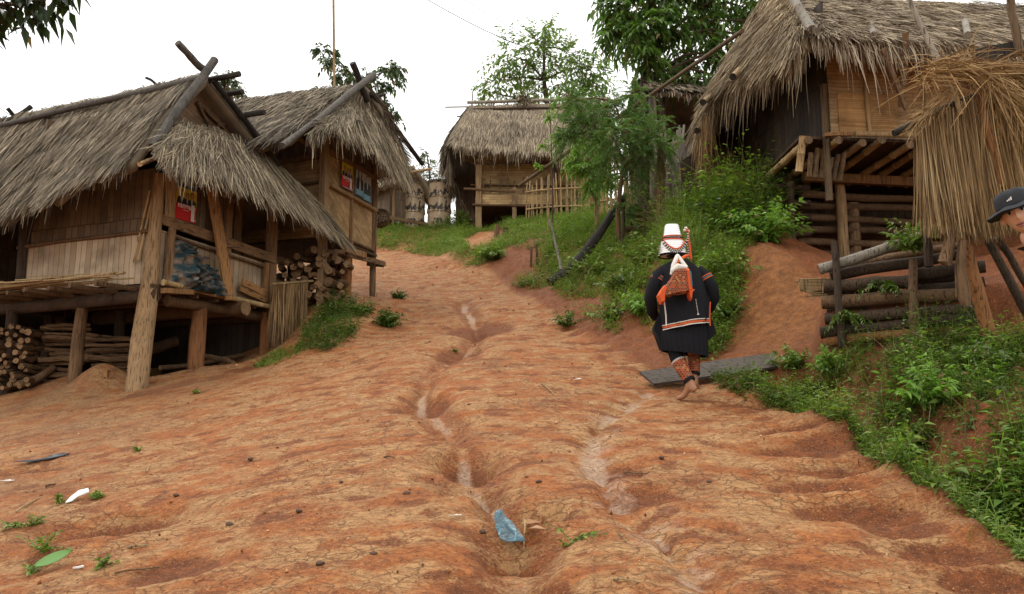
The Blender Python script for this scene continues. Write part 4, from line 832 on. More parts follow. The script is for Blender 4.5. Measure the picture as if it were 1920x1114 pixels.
thatch('roof_hip', [(-.42,1.2,4.9),(-.42,2.0,4.9)], [(-1.15,-.45,2.85),(-1.3,1.2,2.65),(-1.15,3.6,2.7)], 2500, [M['thatch_old']], H3, .5, .02, .05, .15, 900, .5, 5, up=(-.8,0,.6))
n = 800; s = rng.uniform(0,1,n); A = poly_at([(-1.0,-.3,2.75),(-1.05,1.4,2.7),(-.95,3,2.7)], s); strands_mesh('hanging_thatch', A, np.stack([rng.normal(0,.1,n), rng.normal(0,.08,n), np.full(n,-1.)],-1), rng.uniform(.4,1.1,n), rng.uniform(.015,.03,n), M['thatch_old'], H3, .1, 4)
polep('ridge_pole', M['bamboo_grey'], H3, (-.5,1.5,5.16), (4.6,1.5,5.3), .06); polep('ridge_pole', M['bark'], H3, (-.4,1.2,4.78), (4.6,1.2,4.85), .045)
for z, l in ((5.05,1.3),(4.55,.85),(4.0,.95)):
    mb = MB(); mb.bamboo((-.3-l+.3,1.6-(5.05-z)*.8,z-.03), (.2,1.6-(5.05-z)*.8,z), .025, 6); mb.build('purlin_end', M['bamboo_grey'], H3)
mb = MB(); mb.pole((-.35,1.6,4.9),(-.3,1.6,5.6),.03,.02); mb.build('purlin_end', M['bamboo_grey'], H3)
for x in (1.55, 3.3):
    n = 170; A = np.array([x,1.5,5.28])+rng.normal(0,.09,(n,3))*[1,.6,.5]; strands_mesh('ridge_tuft', A, np.stack([rng.normal(0,.3,n), rng.normal(-.7,.4,n), rng.normal(-.2,.3,n)],-1), rng.uniform(.25,.6,n), rng.uniform(.02,.035,n), M['thatch_tan'], H3, .25, 4)
# bamboo fences
def fence(name, label, pts, n, h, mat, rails=(.3,.75), rr=.02, lean=.05, group=None, dz=0.0):
    A = poly_at(pts, np.linspace(0, 1, n)); o = V(A[0]); o.z = gz(o.x, o.y); t = thing(name, label, 'fence', o, 0, group); tops = []
    for p in A:
        x, y = p[0]+random.uniform(-.03,.03), p[1]+random.uniform(-.03,.03); z = gz(x, y)+dz; hh = h*random.uniform(.8,1.12); lx = random.uniform(-lean,lean)
        mb = MB(); mb.bamboo(V((x,y,z-.12))-o, V((x+lx*hh,y,z+hh))-o, rr*random.uniform(.75,1.2), 6, .35); mb.build('stake', mat, t); tops.append(V((x,y,z)))
    for q in rails:
        mb = MB(); mb.tube([tops[i]-o+V((0,-rr*1.6,h*q)) for i in sorted(set(list(range(0,n,max(1,n//6)))+[n-1]))], rr*1.1, 6); mb.build('rail', mat, t)
    return t
fence('bamboo_fence', 'pale upright bamboo fence in front of the middle distance hut', [tuple(at(985,420,24.6)), tuple(at(1045,415,24.2)), tuple(at(1105,415,23.4))], 24, 1.35, M['bamboo'], (.3,.72), .024, .05)
fence('bamboo_fence', 'bamboo fence behind the feathery tree, left of the thick mossy post', [tuple(at(1115,410,21.5)), tuple(at(1180,400,20)), tuple(at(1228,385,18.8))], 34, 1.75, M['bamboo'], (.35,.8), .022, .06)
fence('bamboo_fence', 'leaning bamboo fence between the thick mossy post and the large right hut', [tuple(at(1248,385,17.2)), tuple(at(1290,380,16)), tuple(at(1335,380,14.8)), tuple(at(1395,385,14.4))], 46, 1.8, M['bamboo_grey'], (.35,.6,.85), .022, .16)
pb = gp(1239,442); mb = MB(); b = at(1240,440,15.4); zb = gz(b.x,b.y); tp = at(1241,268,15.4); mb.tube([V((b.x,b.y,zb-.2)),V((b.x+.01,b.y,(zb+tp.z)/2)),V((tp.x,b.y,tp.z))],[.1,.095,.085],9,0,.1); tag(mb.build('thick_post', M['bark_brown'], None, True, origin=(b.x,b.y,zb)), 'thick mossy brown post standing in front of the bamboo fences', 'post')
# stepped log revetment
for k in range(7):
    pa, pb = at(1172+random.uniform(-6,4)+k*1.5, 468-k*12.5, 15.6+.1*k), at(1236+random.uniform(-3,8), 463-k*12.8, 15.5+.1*k); mb = MB(); mb.pole(pa, pb+(pb-pa)*.35, .062, .058, 8, 5, .015, .06, 0, 1)
    tag(mb.build('revetment_log', [M['bark_brown'], M['log_end']], None, True, origin=(pa+pb)/2), 'horizontal log in the low stepped revetment left of the thick mossy post', 'log', 'logs of the stepped revetment')
for px, lab in ((1166, 'left'), (1206, 'right')):
    pa = at(px, 474, 15.4); pb = at(px+3, 384, 15.6); mb = MB(); mb.pole(pa, pb, .04, .035, 7, 4, .02); tag(mb.build('stake', M['bark'], None, True, origin=pa), lab+' upright stake holding the stepped revetment logs', 'stake')
# leaning trunk, sticks, stumps, long pole
mb = MB(); P = [at(1030,530,14.9), at(1060,514,15.0), at(1092,482,15.2), at(1125,436,15.6), at(1152,395,16), at(1168,372,16.3)]; mb.tube(P, [.085,.1,.105,.09,.075,.07], 10, 0, .07); tag(mb.build('fallen_log', M['charred'], None, True, origin=P[0]), 'dark crooked tree trunk leaning up the grassy bank in the centre', 'fallen log')
mb = MB(); mb.pole(at(1052,506,15.4), at(1030,412,15.9), .032, .022, 7, 6, .03); tag(mb.build('leaning_stick', M['bamboo_grey'], None, True, origin=at(1052,506,15.4)), 'pale thin stick leaning upright beside the dark fallen trunk', 'stick')
mb = MB(); a, b = at(1028,440,19.5), at(1028,330,19.5); a.z = gz(a.x,a.y)-.1; mb.bamboo(a, b, .022, 6); tag(mb.build('upright_stick', M['bamboo'], None, True, origin=a), 'thin upright bamboo stick before the fence of the middle distance hut', 'stick')
mb = MB(); mb.bamboo(at(974,348,23.0), at(1200,192,17.8), .05, 8, .5); mb.bamboo(at(1200,192,17.8), at(1392,58,13.6), .042, 8, .5); tag(mb.build('long_bamboo_pole', M['bamboo_dark'], None, True, origin=at(974,348,23)), 'very long bamboo pole slanting up through the trees to the large right hut', 'bamboo pole')
for i, (px, py, w_, hh, lab) in enumerate(((932,446,.075,.36,'taller weathered stump on the grass below the middle distance hut'),(947,452,.085,.24,'shorter darker stump on the grass below the middle distance hut'))):
    b = at(px, py, 21.5); z = gz(b.x,b.y); mb = MB(); mb.tube([(b.x,b.y,z-.15),(b.x,b.y,z+hh*.6),(b.x+.02,b.y,z+hh)],[w_*1.15,w_,w_*.9],9,0,.12); tag(mb.build('stump', M['bark'] if i else M['bark_brown'], None, True, origin=(b.x,b.y,z)), lab, 'stump')
for i, (px, lab) in enumerate(((995, 'left'), (1008, 'right'))):
    b = gp(px, 498-i*4); mb = MB(); mb.pole(b-V((0,0,.1)), b+V((.02-.05*i,0,.42)), .03, .024, 7, 3, .01); tag(mb.build('peg', M['bark_brown'], None, True, origin=b), lab+' one of two short pegs in the red bank left of the fallen trunk', 'peg')
# ------------------------------------------------------------------ large hut on the right
E4 = Frame((4.498, 10.8, 2.28), 84); H4 = thing('stilt_hut', 'large right hut with shaggy straw roof and horizontal bamboo strip wall over open stilts', 'hut', E4.o, E4.rz)
wallp('front_wall', MW['hor_x'], H4, 0, 0, 5.5, 0, 1.6, 3.3); wallp('side_wall', MW['shade_black'], H4, 0, .03, 0, 5, 1.5, 3.6)  # side wall near-black: interior shade painted into its colour
wallp('front_wall', MW['fine_x'], H4, .12, -.02, 1.0, -.02, 1.6, 2.2, .02)
for x in (.55, 1.45, 3.2): 
    mb = MB(); mb.bamboo((x,-.06,1.55),(x-.03,-.06,3.0),.032,7,.4); mb.build('wall_batten', M['bamboo'], H4)
mb = MB(); mb.bamboo((.3,-.1,1.56),(3.5,-.1,1.62),.04,8,.5); mb.build('edge_pole', M['bamboo'], H4)
mb = MB(); mb.bamboo((-.1,-.04,.6),(-.08,-.02,2.3),.05,8,.6); mb.build('corner_post', M['bamboo_dark'], H4)
beamp('floor', M['plank_dark'], H4, (2.5, .0, 1.52), (2.5, 4.6, 1.52), 6.0, .04); beamp('wall_plate', M['plank'], H4, (-.15,-.1,1.53), (.25,-.12,1.55), .06, .05)
for k in range(13):
    x = -.42+.36*k+random.uniform(-.05,.05); mb = MB(); a = random.uniform(-.12,.02)
    mb.bamboo((x+random.uniform(-.06,.06), a-.12, 1.43+random.uniform(-.02,.03)), (x+.12, 1.7, 1.4), .052, 9, .45, 0, 1); mb.build('floor_joist', [M['bamboo'], M['bamboo_dark']], H4)
for k in range(6): mb = MB(); x = -.3+.1*k; mb.bamboo((x,.1+.02*k,.98), (x+.02,.05,1.32+random.uniform(-.1,.1)), .035, 7, .5); mb.build('upright_cane', M['bamboo_dark'], H4)
mb = MB(); mb.bamboo((-.5,.0,1.02),(-.46,-.1,1.5),.05,8,.6,0,0); mb.build('upright_cane', M['bamboo'], H4)
polep('front_stilt', M['post_pale'], H4, (.82,1.3,E4.g(.82,1.3)-.2), (.8,1.3,1.42), .085, .075); polep('front_stilt', M['post'], H4, (1.1,1.5,E4.g(1.1,1.5)-.2), (1.1,1.5,1.0), .1, .1)
for x, y in ((3,1.4),(5,1.4),(.5,4),(3,4),(5,4),(-.4,2.6)): polep('stilt', M['bark'], H4, (x,y,E4.g(x,y)-.2), (x,y,1.45), .08)
mb = MB(); mb.beam((.12,1.12,1.3),(2.8,1.2,1.28),.1,.14); mb.build('floor_beam', M['plank'], H4, False)
for k in range(7):
    z = 1.1-.19*k; mb = MB(); mb.pole((.18-.02*k,1.35+.05*random.random(),z),(3.2,1.6,z+.03),.06,.06,8,5,.02,.06,0,1); mb.build('crib_rail', [M['bark_brown'], M['log_end']], H4)
for k in range(6): mb = MB(); mb.pole((-.45,1.2+.1*k,1.15-.24*k),(.25,1.2,1.15-.24*k),.055,.05,8,3,.01,.06,0,1); mb.build('crib_rail', [M['bark'], M['log_end']], H4)
polep('crib_post', M['bark'], H4, (-.12,1.1,E4.g(-.12,1.1)-.1), (-.1,1.1,1.2), .06)
wallp('dark_backing', MW['dark_x'], H4, -.6, 3.2, 5.5, 3.2, -.8, 1.5); wallp('end_wall', MW['dark_x'], H4, -.3, 4.3, 5.5, 4.3, .6, 3.3); wallp('porch_wall', MW['shade_black'], H4, -1.0, 3.6, 0, 3.6, .3, 2.3, z1b=3.0)  # porch wall near-black: the dark of the void painted into its boards
# roof
TN = [M['thatch_tan']]
FT = [(-.32,-.25,3.05),(.2,1.4,4.4),(1.0,2.2,5.1),(6,2.2,5.1)]
thatch('roof_front', [(-.3,-.22,3.1),(-.02,.7,3.85),(.25,1.5,4.5),(6,1.9,4.8)], [(-.5,-.62,2.72),(.2,-.78,2.62),(3,-.78,2.62),(6,-.78,2.7)], 20000, [M['thatch_grey']], H4, .32, .0095, .04, .16, 3800, .42, 6, .35, up=(0,-.7,.7), wisps=.12, lift=.12)
def Wp(px, py, Y): 
    p = at(px, py, Y)-E4.o; return V((p.dot(E4.x), p.dot(E4.y), p.z))
LT = [Wp(1522,48,10.3), Wp(1500,16,11.1), Wp(1478,-8,12.2), Wp(1462,-8,13.2)]; LB = [Wp(1508,86,10.1), Wp(1455,104,11.0), Wp(1398,122,12.0), Wp(1345,172,13.0), Wp(1322,235,13.6)]
thatch('roof_side', LT, LB, 12000, TN, H4, .55, .0095, .12, .18, 3600, .46, 4, .3, up=(-.75,-.2,.6), wisps=.16, lift=.1)
thatch('roof_back', [Wp(1462,-8,13.2), Wp(1440,-20,15)], [Wp(1322,255,13.6), Wp(1300,240,15.2)], 1500, TN, H4, .5, .016, .05, .15, 500, .5, 4, .3, up=(-.8,.3,.5))
n = 900; s = rng.uniform(0,1,n); A = poly_at([Wp(1330,215,13.0), Wp(1318,262,13.7), Wp(1350,290,14.2), Wp(1420,300,14.4)], s); strands_mesh('hanging_thatch', A+rng.normal(0,.06,(n,3)), np.stack([rng.normal(-.05,.1,n), rng.normal(0,.1,n), np.full(n,-1.)],-1), rng.uniform(.3,1.0,n), rng.uniform(.008,.014,n), M['straw'], H4, .15, 4)
mb = MB(); mb.bamboo(Wp(1476,-22,10.9), Wp(1522,56,10.0), .06, 9, .5); mb.bamboo(Wp(1512,40,10.3), Wp(1531,58,9.95), .045, 9, .5, 0, 0); mb.build('hip_pole', M['bamboo_grey'], H4)
for a, b in (((1374,144,11.4),(1412,106,12.2)), ((1318,192,12.4),(1356,164,13.4)), ((1306,245,13.2),(1335,228,14))): mb = MB(); mb.bamboo(Wp(*a), Wp(*b), .05, 8, .5, 0, 1); mb.build('rafter_end', [M['bamboo'], M['charred']], H4)
for px in (1638, 1815): mb = MB(); mb.bamboo(Wp(px,66,9.85), Wp(px-6,40,10.9), .045, 8, .5, 0, 0); mb.build('rafter_end', M['bamboo_grey'], H4)
for a, b in (((1655,92,9.9),(1700,205,10.3)), ((1698,60,9.9),(1690,200,10.4))): mb = MB(); mb.beam(Wp(*a), Wp(*b), .07, .04, (0,1,0)); mb.build('wall_brace', M['post'], H4, False)
# ------------------------------------------------------------------ dark hut behind the fence
E5 = Frame(tuple(at(1238, 330, 18)), 84); E5.o.z = gz(E5.o.x, E5.o.y); zr = at(1230,180,18).z-E5.o.z; H5 = thing('thatched_hut', 'dark open-fronted hut glimpsed behind the feathery tree and the leaning fence', 'hut', E5.o, E5.rz)
for x, y in ((.1,0),(1.6,0),(3.4,0),(.1,2.4),(3.4,2.4)): polep('post', M['bark'], H5, (x,y,-.3), (x,y,zr), .07)
wallp('back_wall', MW['dark_x'], H5, -.1,2.4,4,2.4,.2,zr+.6); wallp('side_wall', MW['dark_y'], H5, 0,.2,0,2.4,.2,zr+.3); wallp('front_wall', MW['mat_x'], H5, .35,-.02,4,-.02,.2,1.05, z1b=1.35)
thatch('roof_slope', [(-.2,1.4,zr+1.0),(4.2,1.4,zr+1.0)], [(-.2,-.4,zr-.02),(4.2,-.4,zr-.02)], 2500, [M['thatch_old']], H5, .4, .02, .05, .16, 700, .25, 4, up=(0,-.6,.8))
thatch('roof_slope', [(-.2,1.4,zr+1.0),(4.2,1.4,zr+1.0)], [(-.2,3,zr-.02),(4.2,3,zr-.02)], 500, [M['thatch_old']], H5, .4, .02, .05, .16, 100, .25, 4, up=(0,.6,.8))
beamp('eave_pole', M['charred'], H5, (-.4,-.42,zr-.05), (2.2,-.42,zr+.0), .07, .07); mb = MB(); mb.pole((.05,-.1,.85),(.75,-.1,1.3),.045,.04); mb.pole((.75,-.1,1.3),(2.6,-.1,1.32),.045,.04); mb.build('rail', M['bark_brown'], H5)
# ------------------------------------------------------------------ straw shelter close by on the right
o5 = at(1850, 645, 6.9); o5.z = gz(o5.x, o5.y); SH = thing('straw_shelter', 'shaggy shelter of hanging straw on crooked poles at the right edge', 'shelter', o5)
def S(px, py, Y): return at(px, py, Y)-o5
def curtain(name, top, bot, n, mat, wid=(.006,.014)):
    s = rng.uniform(0,1,n); A = poly_at(top, s); B = poly_at(bot, s); D = B-A; ln = np.linalg.norm(D,axis=1)*rng.uniform(.72,1.06,n); A = A+rng.normal(0,.022,(n,3)); return strands_mesh(name, A, D/np.linalg.norm(D,axis=1)[:,None]+rng.normal(0,.035,(n,3)), ln, rng.uniform(*wid,n), mat, SH, .06, 5, None, .022)
curtain('straw_curtain', [S(1722,232,6.75), S(1790,205,6.8), S(1842,180,6.85)], [S(1736,430,6.55), S(1800,440,6.6), S(1880,438,6.7)], 3400, M['reed'], (.004,.010))
curtain('straw_curtain', [S(1846,178,6.8), S(1925,160,7.0)], [S(1884,420,6.75), S(1935,430,6.9)], 1700, M['straw'], (.004,.010))
mb = MB(); g = [S(1722,236,6.83), S(1845,182,6.93), S(1930,160,7.08)]; h = [S(1742,405,6.66), S(1880,415,6.78), S(1935,410,6.98)]; mb.loft([[g[0],g[1],g[2]],[h[0],h[1],h[2]]], cap=False, closed=False); mb.loft([[p+V((0,.05,0)) for p in g],[p+V((0,.05,0)) for p in h]], cap=False, closed=False); mb.build('straw_backing', M['thatch_old'], SH, False)
P_ = lambda name, mat, a, b, r0, r1=None: MB().pole(S(*a), S(*b), r0, r1, 8, 6, .015).build(name, mat, SH)
P_('ridge_beam', M['charred'], (1676,250,6.7), (1850,172,6.85), .03); P_('post', M['post_red'], (1836,172,6.75), (1878,352,6.72), .036, .04); P_('pole', M['bamboo_grey'], (1702,-8,6.9), (1800,205,6.8), .024); P_('pole', M['bamboo'], (1778,165,6.7), (1802,215,6.7), .02)
P_('pole', M['bamboo_dark'], (1894,-8,6.9), (1912,100,6.9), .036); P_('leaning_post', M['post_red'], (1806,440,6.75), (1858,648,6.85), .055, .065); P_('leaning_post', M['bark'], (1848,440,6.85), (1935,600,7.0), .035, .04); P_('leaning_post', M['bark'], (1868,445,6.9), (1940,560,7.1), .03); P_('leaning_post', M['bark'], (1740,400,7.2), (1742,500,7.2), .04)
mb = MB(); mb.beam(S(1826,108,6.9), S(1920,88,7.0), .03, .14, (0,0,1), 0, .006, 5); mb.build('charred_board', M['charred'], SH, False)
mb = MB(); mb.loft([[S(px-w_,py,6.6), S(px-w_*.4,py,6.56+.02*math.sin(py)), S(px+w_*.3,py,6.54), S(px+w_,py,6.6), S(px+w_*.2,py,6.63)] for px, py, w_ in ((1783,432,8),(1778,465,12),(1772,490,14),(1776,498,8))]); mb.loft([[S(px-w_,py,6.6), S(px-w_*.4,py,6.55+.02*math.sin(py)), S(px+w_*.3,py,6.54), S(px+w_,py,6.6), S(px+w_*.2,py,6.63)] for px, py, w_ in ((1805,450,8),(1800,500,10),(1806,555,15),(1812,574,8))]); mb.build('bark_strips', M['bark_brown'], SH)
n = 850; c0 = np.array(S(1755,100,6.65)); u = rng.uniform(0,1,n); A = poly_at([S(1728,150,6.6), S(1765,118,6.7), S(1800,140,6.8), S(1925,135,7.0)], u)+rng.normal(0,.05,(n,3)); D = unit(np.stack([rng.normal(.6,.8,n), rng.normal(-.2,.4,n), rng.normal(-.1,.22,n)],-1)); strands_mesh('loose_straw', A, D, rng.uniform(.15,.5,n), rng.uniform(.004,.009,n), M['straw'], SH, .12, 5, None, .1)
n = 120; A = poly_at([S(1790,165,6.6), S(1722,225,6.55)], rng.uniform(0,1,n))+rng.normal(0,.03,(n,3)); D = unit(np.stack([rng.normal(-.8,.25,n), rng.normal(-.2,.2,n), rng.normal(-.55,.25,n)],-1)); strands_mesh('loose_straw', A, D, rng.uniform(.12,.42,n), rng.uniform(.004,.008,n), M['straw'], SH, .1, 5, None, .08)
n = 240; A = poly_at([S(1840,150,6.6), S(1925,180,6.8)], rng.uniform(0,1,n))+rng.normal(0,.04,(n,3)); D = unit(np.stack([rng.normal(.4,.5,n), rng.normal(-.2,.2,n), rng.normal(-.8,.3,n)],-1)); strands_mesh('loose_straw', A, D, rng.uniform(.3,.9,n), rng.uniform(.004,.008,n), M['straw'], SH, .12, 5, None, .06)
# log crib below it
CR = 'stacked logs of the right-hand crib'
def crib(a, b, r, lab, mat='bark'):
    pa, pb = at(*a), at(*b); mb = MB(); mb.pole(pa, pb, r, r*.92, 10, 7, .02, .07, 0, 1); tag(mb.build('crib_log', [M[mat], M['log_end']], None, True, origin=(pa+pb)/2), lab, 'log', CR)
crib((1536,506,7.95),(1810,420,7.6),0.057,'smooth grey pole slanting up along the top of the right log crib','bamboo_grey')
crib((1556,518,8.05),(1795,478,7.7),0.061,'top crooked log of the right crib, just under the slanting pole')
crib((1543,537,7.9),(1715,528,7.65),0.068,'thick second log of the right crib, half covered by the leafy weeds')
crib((1541,568,7.9),(1800,554,7.4),0.070,'smooth third log of the right crib, longest and palest','bark_brown')
crib((1547,598,7.9),(1842,576,7.3),0.061,'cracked fourth log of the right crib')
crib((1538,624,7.9),(1845,596,7.3),0.061,'fifth log of the right crib, with a dark cut end at left')
crib((1545,642,7.9),(1848,618,7.3),0.054,'lowest reddish log of the right crib, resting on the weeds','post_red')
crib((1720,515,7.7),(1848,500,7.4),0.068,'short upper log behind the hanging bark strips')
for (a, b, r, lab, m_) in (((1580,652,7.75),(1564,455,7.85),.042,'split grey upright post at the left end of the log crib','bark'),((1716,640,7.4),(1712,488,7.6),.045,'brown upright stake in the middle of the log crib','bark_brown')):
    pa, pb = at(*a), at(*b); mb = MB(); mb.pole(pa, pb, r, r*.85, 8, 6, .012, .1, 0, 1); tag(mb.build('crib_post', [M[m_], M['log_end']], None, True, origin=pa), lab, 'post')
mb = MB()
for k in range(26): py = 524+k%13*2.6; pa = at(1490+random.uniform(0,22)+(k%13)*1.2, py, 8.3+.02*(k//13)); pb = at(1560, py+random.uniform(-3,3), 8.3+.03*(k//13)); mb.tube([pa,pb], .008, 5)
tag(mb.build('cane_bundle', M['bamboo'], None, True, origin=at(1540,540,8.3)), 'bundle of thin pale canes poking out left of the log crib', 'bundle')
for (pa_, pb_, r_, lab_) in (((1550,552,8.15),(1800,518,7.75),.06,'dark filler log between the second and third logs of the right crib'),((1550,582,8.1),(1835,566,7.6),.06,'dark filler log between the third and fourth logs of the right crib'),((1550,611,8.1),(1842,588,7.6),.06,'dark filler log between the fourth and fifth logs of the right crib'),((1560,500,8.25),(1800,462,7.9),.05,'thin log just behind the slanting grey pole of the right crib'),((1700,545,7.8),(1846,528,7.5),.055,'short log behind the slanted shelter leg, right end of crib')): crib(pa_, pb_, r_, lab_, 'bark_brown' if 'thin' in lab_ else 'bark')
# plank bridge
mb = MB(); a, b = at(1262,706,7.95), at(1502,669,8.5); d = (b-a).normalized(); sd = V((-d.y,d.x,.42))*.14; a2 = at(1212,710,7.9)
mb.beam(a2, b, .3, .026, (0,-.55,1), 0, .003, 8)
tag(mb.build('plank_bridge', M['bridge'], None, False, origin=a), 'wet grey planks laid over the ditch beside the walking woman', 'plank bridge')
# ------------------------------------------------------------------ vegetation
LF = dict(bank=m_leaf('bank_weed_leaf', (.03,.052,.009), (.105,.165,.026)), fresh=m_leaf('fresh_weed_leaf', (.06,.1,.014), (.175,.26,.042)), dark=m_leaf('dark_leaf', (.03,.06,.014), (.115,.205,.045), .4, .35),
    light=m_leaf('light_leaf', (.06,.11,.03), (.15,.24,.065), .4), feather=m_leaf('feathery_leaf', (.055,.11,.034), (.13,.23,.07), .4), grey=m_leaf('greyish_leaf', (.03,.055,.028), (.075,.115,.055), .3), near=m_leaf('near_leaf', (.01,.02,.008), (.03,.055,.018), .3, .3), bright=m_leaf('bright_leaf', (.09,.17,.025), (.19,.33,.06), .4))  # near: very dark green for the overhanging branch
def G(pts): return [tuple(gp(*p)) for p in pts]
def pxpoly(pts): return [tuple(gp(*p))[:2] for p in pts]
bank = [(2.18,7.75),(2.36,6.9),(2.42,6.2),(2.42,5.6),(2.38,5.0),(2.42,4.4),(2.45,3.9),(2.38,3.4),(2.38,2.4),(6.5,2.4),(6.5,6.3),(4.4,6.8),(3.2,7.4),(2.75,8.1),(2.5,8.0)]
ditch = [(2.55,7.7),(3.05,7.5),(3.0,6.6),(2.62,6.3)]; bare2 = pxpoly([(1600,790),(1690,830),(1720,900),(1640,890)])
weeds('bank_weeds', bank, 6500, LF['bank'], (.08,.3), .066, .028, 12, .3, .55, -.3, .6, (ditch, bare2)); weeds('bank_weeds', bank, 1800, LF['fresh'], (.12,.38), .08, .032, 13, .15, .5, -.02, .6, (ditch, bare2))
edge = [(2.2,7.6),(2.36,6.8),(2.4,6.0),(2.4,5.0),(2.4,3.2),(2.75,3.2),(2.75,5),(2.8,6.2),(2.7,7.4)]
weeds('bank_tall_weeds', bank, 420, LF['bright'], (.2,.45), .1, .036, 14, .2, .5, .08, .6, (ditch, bare2)); weeds('bank_tall_weeds', bank, 420, LF['fresh'], (.22,.5), .11, .045, 12, .2, .5, .0, .6, (ditch, bare2))
weeds('ditch_edge_weeds', edge, 800, LF['fresh'], (.12,.32), .075, .024, 13, .2, .6, -.3, .5)
mid = [(1.75,9.4),(1.35,10.6),(1.05,12.0),(.95,13.4),(.75,14.8),(1.0,15.3),(1.3,16.5),(1.6,19),(2.6,19),(3.0,16),(3.6,14.6),(4.4,13.2),(3.9,11.4),(3.6,10.8),(2.95,10.5),(2.7,9.6),(2.4,9.0)]
weeds('slope_weeds', mid, 3600, LF['fresh'], (.1,.34), .075, .03, 10, .35, .6, -.2, .5, (pxpoly([(1230,690),(1130,600),(1060,575),(1110,560),(1200,610),(1250,650)]),)); 
weeds('slope_weeds', pxpoly([(1325,470),(1392,490),(1388,570),(1372,640),(1315,690),(1285,640)]), 420, LF['fresh'], (.12,.4), .075, .03, 12, .3, .6, -.5, .5)
tall = [(2.95,12.6),(3.0,11.2),(3.4,11.0),(3.95,11.5),(4.3,12.6),(3.8,13.8),(3.3,14.3),(3.0,13.6)]
weeds('tall_weeds', tall, 420, LF['bank'], (.45,1.05), .13, .06, 22, .4, .5, -.4, .6); weeds('tall_weeds', tall, 330, LF['fresh'], (.5,1.15), .13, .055, 22, .5, .5, -.2, .6)
weeds('slope_grass', pxpoly([(1250,420),(1310,420),(1320,500),(1250,520)]), 260, LF['fresh'], (.4,.9), .09, .02, 14, 1.5, .5, -.5, .5)
knoll = [(-5.6,24.2),(-3.2,23.3),(-1.9,20.9),(-1.0,19.0),(-.4,17.4),(.1,16.6),(.75,15.6),(1.2,17),(2.2,19.5),(2.8,22.5),(1.8,26),(-.4,25.2),(-1.0,25.6),(-1.6,27.4),(-4.5,27.8),(-6.5,26.5)]
bareK = [pxpoly([(868,452),(900,436),(968,430),(930,455),(880,470)]), pxpoly([(900,510),(940,470),(1010,470),(1010,520),(960,535)]), pxpoly([(706,505),(720,468),(800,482),(860,508),(860,520),(780,500)])]
weeds('knoll_grass', knoll, 4200, LF['fresh'], (.12,.36), .1, .034, 8, .8, .6, -.25, .6, bareK)
weeds('knoll_weeds', pxpoly([(1040,440),(1100,410),(1180,405),(1170,470),(1100,525),(1040,528),(1020,490)]), 700, LF['fresh'], (.2,.6), .11, .045, 12, .4, .5, -.4, .6)
left = pxpoly([(560,655),(585,600),(640,560),(700,580),(690,600),(640,650),(600,662)]); weeds('left_bank_weeds', left, 420, LF['bank'], (.08,.3), .065, .028, 12, .3, .6, -.2, .6)
weeds('left_bank_weeds', pxpoly([(470,690),(520,655),(590,650),(560,668),(500,690)]), 110, LF['fresh'], (.05,.16), .05, .022, 9, .5, .6, -.2, .6)
weeds('road_edge_weeds', pxpoly([(1350,735),(1330,715),(1400,690),(1420,745),(1400,755)]), 90, LF['bank'], (.1,.3), .08, .034, 12, .1, .5, -.5, .5)
weeds('crib_weeds', [tuple(at(1545,600,7.75))[:2], tuple(at(1860,600,7.15))[:2], tuple(at(1860,600,7.0))[:2], tuple(at(1545,640,7.5))[:2]], 45, LF['bank'], (.2,.45), .07, .03, 16, .6, .5, -.6, .7)
DRYB = m_straw('dead_stems', (.09,.05,.02), (.24,.15,.07), (.42,.3,.16)); weeds('dead_stems', bank, 260, DRYB, (.15,.5), .03, .008, 2, .5, .5, -.1, 1.6, (ditch,)); weeds('dead_stems', mid, 200, DRYB, (.2,.6), .03, .01, 2, .5, .5, -.1, 1.4)
PEBM = 0
# single plants
def plant(name, label, cat, b, h, spread, n_st, mat, ll=.09, lw=.04, k=12, group=None, droop=.3, bend=.35, lean=.5):
    t = thing(name, label, cat, b, 0, group); S = np.zeros((n_st,3))+rng.normal(0,.02*spread/.3,(n_st,3))*[1,1,0]; D = unit(np.stack([rng.normal(0,lean,n_st), rng.normal(0,lean,n_st), np.full(n_st,1.0)],-1)); L = h*rng.uniform(.6,1.15,n_st)
    P, D2, N, L2, W, tl = twig_leaves(S, D, L, k, ll, lw, droop, .9, 'pair', bend); leaves_mesh('leaves', P, D2, N, L2, W, mat, t, droop)
    v, f = ribbons(tl, np.full(n_st, .007), unit(np.cross(D, rnd_dir(n_st)))); np_mesh('stems', v, f, LF['bank'], t); return t
for px, py, h, sp, ns, mt, ll, lab in [(724,612,.42,.4,46,'bank',.085,'leafy green bush at the left road edge below the second hut'),(625,600,.5,.4,30,'bank',.08,'leafy bush in front of the woodpile between the left huts'),(672,590,.35,.3,18,'fresh',.075,'small low bush just right of the stilts of second hut'),(1066,612,.4,.25,16,'bank',.08,'lone bushy plant on the red bank right of the road'),
      (748,560,.28,.4,22,'bank',.07,'low weedy bush at the left road edge further up the road'),(925,488,.6,.6,46,'fresh',.12,'rounded bright bush on the red bank below the third hut'),(728,424,.9,.6,60,'fresh',.16,'round bush left of the ring tanks'),(868,430,1.0,.6,40,'fresh',.14,'pale green bush between the right ring tank and the third hut')]:
    plant('bush', lab, 'bush', gp(px,py,-.03), h, sp, ns, LF[mt], ll, ll*.45, 10)
p = at(1715,470,7.55); plant('crib_weed', 'tall leafy weed growing out of the top of the right log crib', 'weed', p, .42, .3, 26, LF['fresh'], .1, .035, 10, None, .3, .3, .55)
p = at(1655,545,7.7); plant('crib_weed', 'bushy weed hanging over the middle logs of the right crib', 'weed', p, .36, .3, 26, LF['bank'], .06, .028, 12, None, .3, .8, .7)
p = at(1590,600,7.7); plant('crib_weed', 'trailing weed beside the split post of the right crib', 'weed', p, .4, .3, 22, LF['bank'], .05, .024, 12, None, .3, 1.0, .5)
